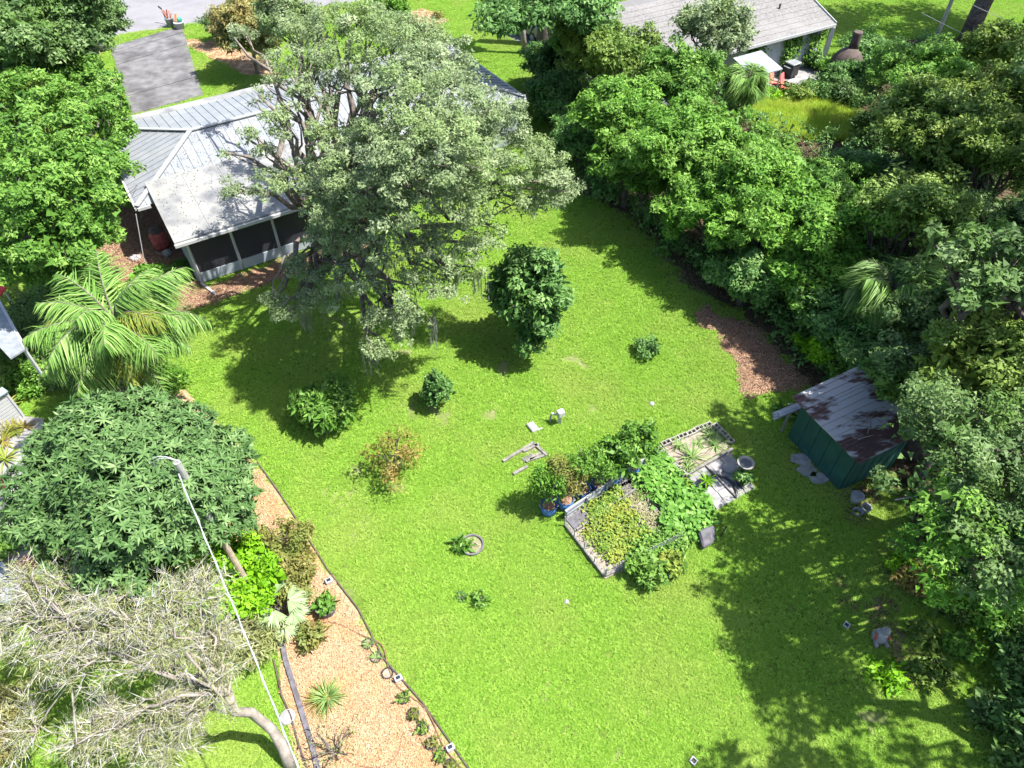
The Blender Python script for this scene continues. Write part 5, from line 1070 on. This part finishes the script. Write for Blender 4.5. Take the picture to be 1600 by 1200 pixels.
# trunks and cars end of the street
def bare_trunk(name,label,pts,rad,bark,seed,hang=None):
    g = np.random.default_rng(seed); root = thing(name,label,'tree',(pts[0][0].x,pts[0][0].y,0))
    mb = MB()
    for p,r in zip(pts,rad):
        P = []; 
        for i in range(len(p)-1):
            for s in (0,.5): P.append(p[i].lerp(p[i+1],s)+Vector(tuple(g.normal(size=3)*r[0]*.12)))
        P.append(p[-1]); mb.tube(P,list(np.linspace(r[0],r[1],len(P))),10)
    mb.build('trunk',MT[bark],root,True); return root
def add_crown(root,lobes,leaf,n,clump,ll,lw,seed,low=-.5,fill=.25):
    g = np.random.default_rng(seed); P,D,N,L,W,T = cloud(lobes,n,clump,ll,lw,g,low=low,fill=fill); me = leaf_mesh('crown',P,D,N,L,W,T,LEAF[leaf],'tri'); o = bpy.data.objects.new('crown',me); COL.objects.link(o); o.parent = root; o.matrix_parent_inverse = root.matrix_basis.inverted()
V3 = lambda p,z: Vector((p.x,p.y,z))
b = G(850,70); t = bare_trunk('forked_oak','dark forked trunk in front of the parked cars at the top',[[b,V3(b,.9),b+Vector((-1.0,.4,6))],[V3(b,.7),b+Vector((1.3,.6,3.6)),b+Vector((2.6,1.0,6.5))]],[(.55,.4),(.42,.3)],'barkd',1)
add_crown(t,sublobes(tuple(G(852,4,6.4)),3.6,1.4,11,np.random.default_rng(4)),'deep',16000,.5,.2,.12,5,low=-.5)
b = G(820,84); t = bare_trunk('mossy_tree','slim pale trunk left of the forked dark trunk at the top',[[b,b+Vector((-.2,.1,3)),b+Vector((.1,.3,7.5))]],[(.2,.13)],'barkp',2)
add_crown(t,sublobes((b.x,b.y+.5,8.6),2.0,1.0,6,np.random.default_rng(4)),'grey',5000,.5,.2,.12,6)
moss('dark moss strands hanging at the top above the lawn',[(787,12,3.4,2.0,.25),(760,2,3.6,1.6,.25),(772,8,3.5,1.2,.2)],5)
b = G(1505,62); t = bare_trunk('leaning_oak','massive dark trunk leaning right in the top right corner',[[b,b+Vector((.7,.3,4)),b+Vector((2.2,.8,8.5))]],[(.62,.45)],'barkd',3)
add_crown(t,sublobes((b.x+3,b.y+1,10.8),6.0,2.2,14,np.random.default_rng(9)),'grey',24000,.5,.2,.12,7)
b = G(1588,82); t = bare_trunk('dark_oak','second dark trunk at the right edge near the top',[[b,b+Vector((.5,.2,4)),b+Vector((1.2,.4,8))]],[(.5,.4)],'barkd',4)
add_crown(t,sublobes((b.x+2,b.y+1,10),3.2,1.6,7,np.random.default_rng(10)),'grey',9000,.5,.2,.12,8)

# the wooded right hand side: (name, label, px, py, height of crown centre, radius, leaf, leaves, flat, options)
WT = [
 ('street_side_bush','dark shrub mass below the forked trunk at the top',872,96,1.8,1.9,'deep',14000,.9,dict(llen=.2,lwid=.1,low=-.8)),
 ('street_side_bush','shaded dark shrub beside the right end of the metal roof',872,150,1.6,1.7,'deep',10000,.9,dict(llen=.2,lwid=.1,low=-.8)),
 ('street_side_bush','shaded low shrub at the far end of the lawn beside the metal roof',905,215,1.4,1.6,'deep',9000,.9,dict(llen=.18,lwid=.09,low=-.8)),
 ('woodland_tree','tall feathery olive tree in front of the street at the top',955,78,6.0,2.6,'olive',26000,.85,{}),
 ('woodland_tree','bright leafy tree beside the feathery olive tree at the top',905,55,4.8,1.6,'bright',11000,.9,{}),
 ('woodland_tree','bright green tree in front of the shingle roof',1070,118,6.0,2.0,'camph',18000,.85,{}),
 ('woodland_tree','yellow green rounded tree at the start of the lawn hedge',958,170,5.2,2.2,'bright',24000,.85,{}),
 ('woodland_tree','broad bright tree in the middle of the hedge row',1075,225,5.6,2.5,'bright',28000,.85,{}),
 ('woodland_tree','leafy green tree low over the lawn with a dark underside',985,245,3.6,1.8,'bright',16000,.95,{}),
 ('woodland_tree','bright lower tree hanging over the far lawn edge',1010,275,2.4,1.2,'camph',7000,.9,dict(low=-.8)),
 ('woodland_tree','light green broad tree below the yellow grass patch',1180,285,5.0,2.3,'bright',28000,.8,{}),
 ('woodland_tree','sunlit lime edged tree right of the broad tree',1255,298,4.6,1.9,'camph',18000,.85,{}),
 ('woodland_tree','small bright tree at the lower rim of the yellow grass patch',1195,240,3.0,1.4,'bright',8000,.9,dict(low=-.8)),
 ('woodland_tree','leafy green tree right of the lime edged tree in the hedge',1300,285,3.2,1.6,'camph',9000,.9,dict(low=-.8)),
 ('woodland_tree','dark low tree in the gap below the blue green shrub',1345,270,2.0,1.5,'deep',8000,.9,dict(low=-.8)),
 ('woodland_tree','bright tree leaning over the lawn above the shadows',1115,320,4.0,1.9,'bright',18000,.9,{}),
 ('woodland_tree','dense green tree in the centre of the hedge near the lawn',1200,350,4.4,2.0,'bright',20000,.9,{}),
 ('woodland_tree','vine covered tree at the right end of the bright hedge',1290,370,4.6,1.9,'bright',18000,.95,dict(low=-.7)),
 ('woodland_tree','lower green tree above the red mulch clearing',1272,435,3.2,1.6,'bright',14000,1.0,dict(low=-.8)),
 ('woodland_tree','shadowed tree along the lawn above the red mulch',1170,425,1.7,1.4,'deep',10000,.9,dict(low=-.8)),
 ('woodland_tree','dark leafy tree hanging over the red mulch clearing',1315,500,2.2,1.4,'deep',12000,.9,dict(low=-.8,shape='leaf')),
 ('olive_tree','sparse grey green tree standing before the shingle roof',1120,42,5.5,2.0,'oak',9000,1.0,dict(clump=.36)),
 ('lime_bush','glowing lime green bush at the edge of the red mulch',1290,545,1.1,.8,'lime',3800,.9,dict(low=-.8,tr=.05)),
 ('woodland_tree','bright rounded bush left of the top right trunks',1445,118,3.6,2.4,'bright',22000,.8,{}),
 ('woodland_tree','dark shrub at the foot of the slender grey pole',1375,100,1.8,1.5,'deep',8000,.9,dict(low=-.8)),
 ('blue_green_shrub','blue green shrub on the right of the yellow grass patch',1368,200,1.6,1.1,'grey',6500,.9,dict(low=-.8)),
 ('blue_green_shrub','darker blue green shrub behind the clay dome',1330,120,1.0,1.2,'deep',5000,.8,dict(low=-.8)),
 ('woodland_tree','yellow olive tree below the massive leaning trunk',1555,75,4.5,2.0,'olive',13000,.85,{}),
 ('woodland_tree','wide olive tree in the upper right woods',1470,190,5.2,2.5,'olive',24000,.75,{}),
 ('woodland_tree','yellow green tree at the right edge of the upper woods',1570,150,5.6,2.2,'olive',16000,.8,{}),
 ('woodland_tree','grey olive tree at the right edge below the yellow green one',1565,235,5.2,2.2,'olive',16000,.8,{}),
 ('woodland_tree','shaded tree in the dark gap of the upper woods',1480,260,3.2,2.0,'grey',13000,.8,{}),
 ('woodland_tree','sunlit oak standing out of the dark middle of the woods',1440,325,5.6,1.7,'olive',16000,.8,{}),
 ('woodland_tree','bright crowned small tree left of the sunlit oak',1375,335,4.8,1.1,'bright',8000,.85,{}),
 ('woodland_tree','dim understorey tree below the sunlit oak',1400,400,2.8,1.8,'grey',11000,.8,{}),
 ('woodland_tree','thin tree in deep shade at the right edge of the woods',1580,350,4.0,1.8,'grey',9000,.8,{}),
 ('woodland_tree','light leaved small tree on the right below the deep shade',1525,400,4.0,1.3,'bright',8000,.85,{}),
 ('woodland_tree','dusty olive tree in the middle right woods',1490,480,4.4,2.0,'grey',16000,.8,{}),
 ('woodland_tree','dusty green tree at the right edge of the middle woods',1580,480,5.4,1.9,'grey',15000,.8,{}),
 ('woodland_tree','pale olive oak on the right edge above the shed tree',1560,560,6.0,1.8,'olive',15000,.8,{}),
 ('woodland_tree','low green thicket behind the green shed',1385,565,2.2,1.4,'deep',9000,.85,dict(low=-.8)),
 ('woodland_tree','shaded leafy bush between the red mulch and the shed',1330,580,1.0,1.0,'bright',5000,.85,dict(low=-.8)),
 ('woodland_tree','dark tree in the hollow behind the shed roof',1430,580,3.6,1.5,'grey',10000,.8,{}),
 ('shed_oak','spreading grey green oak overhanging the right end of the green shed',1512,690,5.8,2.25,'grey',9000,.6,dict(twigs=0,base=G2(1500,800),dens=.11,fill=.05,tr=.2,clump=.34,llen=.11,lwid=.065,n=16)),
 ('shed_oak','oak bough cluster at the right edge below the shed oak',1575,720,6.4,1.9,'grey',6000,.7,dict(twigs=0,dens=.10,fill=.06,base=G2(1640,800),tr=.15,clump=.38,llen=.11,lwid=.065)),
 ('shed_oak','light leaved oak over the dark bottom right hollow',1530,850,5.6,1.7,'bright',6000,.75,dict(twigs=0,base=G2(1550,880),dens=.12,fill=.08,tr=.13,clump=.36,llen=.11,lwid=.065)),
 ('shed_oak','leafy oak crown at the right edge above the bottom corner',1600,850,6.0,1.6,'grey',5000,.75,dict(twigs=0,base=G2(1660,890),dens=.15,fill=.08,tr=.13,clump=.36,llen=.11,lwid=.065)),
]
for nm,lb,px,py,h,r,lf,n,fl,op in WT:
    if nm == 'woodland_tree' and px < 1340 and h > 3: h *= .76
    o = dict(clump=.40,llen=.15,lwid=.09,tr=.14,twigs=1,bark='barkd',fill=.2,low=-.6); o.update(op)
    ptree(nm,lb,px,py,h,r,lf,n,fl,group='trees of the right hand woods' if nm=='woodland_tree' else None,**o)
# tall oaks just beyond the right edge, whose shade falls on the lawn
for i,(x,y,h,r,n,l) in enumerate(((19.3,20.5,11.5,4.2,17000,'tall oak beyond the right edge shading the middle woods'),(23.5,28.5,12.0,4.8,17000,'tall oak beyond the right edge shading the upper woods'),(30.5,38.5,12.0,5.2,16000,'tall oak beyond the top right corner'),(13.6,15.6,8.0,1.9,5200,'slender oak among the trees at the right edge above the shed oak'),(16.2,5.4,9.2,4.4,16000,'tall oak just beyond the bottom right corner shading the lawn'),(20.0,13.5,11.0,4.0,9000,'tall oak beyond the right edge behind the shed'),(14.0,1.2,9.5,3.4,7000,'tall oak standing behind the viewpoint at the bottom right'))):
    g = np.random.default_rng(70+i); tree('tall_oak',l,(x+.5,y),sublobes((x,y,h),r*1.1,r*.5,17,g,.85,.27),'grey',n,.5,.17,.11,.34,bark='barkd',low=-.6,dens=.15,fill=.05)
# undergrowth between the trees
g = np.random.default_rng(77); U = gridpts(3,30,10,52,1.15,g); U = U[inside(U,WOODS)]; U = U[g.random(len(U))<.75]
# keep clear of the shed and the far courtyard
c = np.array(G2(1320,700)); U = U[np.hypot(U[:,0]-c[0],U[:,1]-c[1])>2.2]
edge = [(905,270),(925,310),(960,335),(1000,360),(1040,400),(1075,430),(1110,455),(1150,475),(1190,505),(1225,535),(1255,570),(1275,600)]
for p,q in zip(edge[:-1],edge[1:]):
    for k in range(4): c = np.array(G2(p[0]+(q[0]-p[0])*k/4+14,p[1]+(q[1]-p[1])*k/4-10))+g.normal(size=2)*.35; U = np.vstack([U,c])
lob = [(x,y,.35+.5*g.random(),.45+.4*g.random(),.45+.5*g.random()) for x,y in U]
Pq,Dq,Nq,Lq,Wq,Tq = cloud(lob,75000,.3,.16,.08,g,low=-.3,fill=.2)
o = bpy.data.objects.new('undergrowth',leaf_mesh('undergrowth',Pq,Dq,Nq,Lq,Wq,Tq,LEAF['deep'],'tri')); COL.objects.link(o); tag(o,kind='stuff')

for px,py,rr,h,lf,n,l in ((1540,960,.75,.7,'bright',1500,'ferny green clump in the dappled corner at the bottom right'),(1500,1015,.45,.4,'bright',700,'low leafy weed below the ferny clump'),(1478,950,.5,.5,'olive',700,'olive weed left of the ferny clump'),(1425,915,.5,.6,'brown',800,'rusty brown dying shrub under the right hand oak'),(1400,885,.4,.35,'lime',500,'yellow green weed in the sun under the right hand oak'),(1450,1050,.55,.3,'olive',600,'flat olive weed patch in the dappled grass'),(1385,1060,.5,.25,'lime',500,'bright low weed below the pale ornament'),(1580,1010,.6,.5,'deep',800,'dark weed at the right edge near the bottom'),(1590,1185,.8,.8,'grey',1500,'blue grey bush in the bottom right corner'),(1350,700,.5,.5,'brown',400,'dry weed heap against the end of the green shed'),(1228,645,.35,.3,'bright',350,'weed tuft by the pale stone left of the shed planks')):
    shrub('weed_clump',l,G2(px,py),rr,h,lf,n,.13,.06,'leaf',seed=int(px+py))
c = G(1240,640); tag(MB().lathe(c,[(.3,0),(.32,.05),(.2,.09)],7).build('flat_stone',MT['stone']),'pale stone slab in the grass beyond the shed planks','stone')

# shrubs crowding the neighbour's wall and courtyard
for px,py,rr,h,lf,n,l in ((1262,103,.9,1.0,'deep',1800,'dark shrub against the white wall left of its corner post'),(1285,112,.9,.8,'bright',1600,'green shrub at the foot of the white corner post'),(1250,152,1.0,.7,'olive',1600,'weedy bush right of the red garden chairs'),(1288,150,1.2,.9,'deep',2200,'dark bush between the barbecue and the clay dome'),(1325,160,1.2,1.2,'grey',2200,'grey green bush in front of the clay dome'),(1305,135,.8,.8,'deep',1400,'low dark bush left of the clay dome'),(1178,120,.8,1.0,'bright',1400,'leafy bush under the pale awning'),(1345,95,1.3,1.8,'deep',2600,'tall dark bush right of the clay dome chimney'),(1195,150,.7,.5,'lime',900,'pale bush by the left red garden chair')):
    shrub('courtyard_shrub',l,G2(px,py),rr,h,lf,n,.17,.09,seed=int(px+py))
# leaf litter lying on the roofs and lawn
g = np.random.default_rng(99); n = 900
A = -2.7+7.5*g.random(n); B = -6.7+4.2*g.random(n); Pz = np.array([[*HL(a,b,2.5+.62*(b+6.84)/4.39+.012)] for a,b in zip(A,B)])
A2 = -2+16*g.random(n*2); B2 = -3.3+3.1*g.random(n*2); P2 = np.array([[*HL(a,b,ZR-(ZR-ZE)*b/BN+.015)] for a,b in zip(A2,B2)]); P2 = P2[(A2 > -B2*-1.0-0.0) | (A2>0)]
P3 = gridpts(-12,10,6,30,.85,g); k3 = np.ones(len(P3),bool)
for pg in NOGRASS: k3 &= ~inside(P3,pg)
P3 = P3[k3]; P3 = np.column_stack([P3,np.full(len(P3),.055)])
for nm,PP,L0 in (('roof_leaf_litter',np.concatenate([Pz,P2]),.07),('lawn_leaf_litter',P3,.06)):
    n = len(PP); N = nrm(np.array([0,0,1])+g.normal(size=(n,3))*.2); D = np.cross(N,g.normal(size=(n,3)))
    o = bpy.data.objects.new(nm,leaf_mesh(nm,PP,D,N,L0*(.6+.8*g.random(n)),L0*.5*(.6+.8*g.random(n)),np.clip(g.random(n),0,1),LEAF['litter'],'leaf',.1)); COL.objects.link(o); tag(o,kind='stuff')

for px,py,rr,h,lf,n,l in ((1590,960,.9,1.3,'deep',2600,'tall dark bush at the right edge below the oak crowns'),(1595,1060,.8,1.0,'deep',2200,'dark bush at the right edge in the dappled shade'),(1560,1120,.6,.5,'grey',1200,'low blue green weeds near the bottom right corner'),(1590,1130,.8,1.1,'deep',2000,'dark bush above the blue grey corner bush'),(1545,905,.7,.9,'grey',1600,'grey green bush at the foot of the right hand oaks'),(1500,880,.6,.7,'deep',1400,'dark bush under the oak beside the white pipes'),(1440,990,.4,.3,'olive',500,'low olive weeds right of the pale ornament')):
    shrub('shade_bush',l,G2(px,py),rr,h,lf,n,.13,.065,'leaf',seed=int(px+py))

for px,py,rr,h,lf,n,l in ((48,560,1.0,1.5,'grey',3800,'blue green bush beside the grey roof edge under the palm'),(70,600,.9,1.1,'bright',2600,'leafy bush between the palm and the white slatted panel'),(25,600,.8,.9,'olive',2000,'olive bush at the left edge above the white slatted panel'),(110,470,1.2,1.6,'palm',3600,'light green strappy bush behind the palm crown'),(215,585,.9,.9,'grey',2400,'green bush at the foot of the palm near the lawn'),(265,600,.7,.7,'bright',1500,'low bush between the palm and the broad leaved tree')):
    shrub('palm_side_bush',l,G2(px,py),rr,h,lf,n,.13,.05,'leaf',seed=int(px+py))
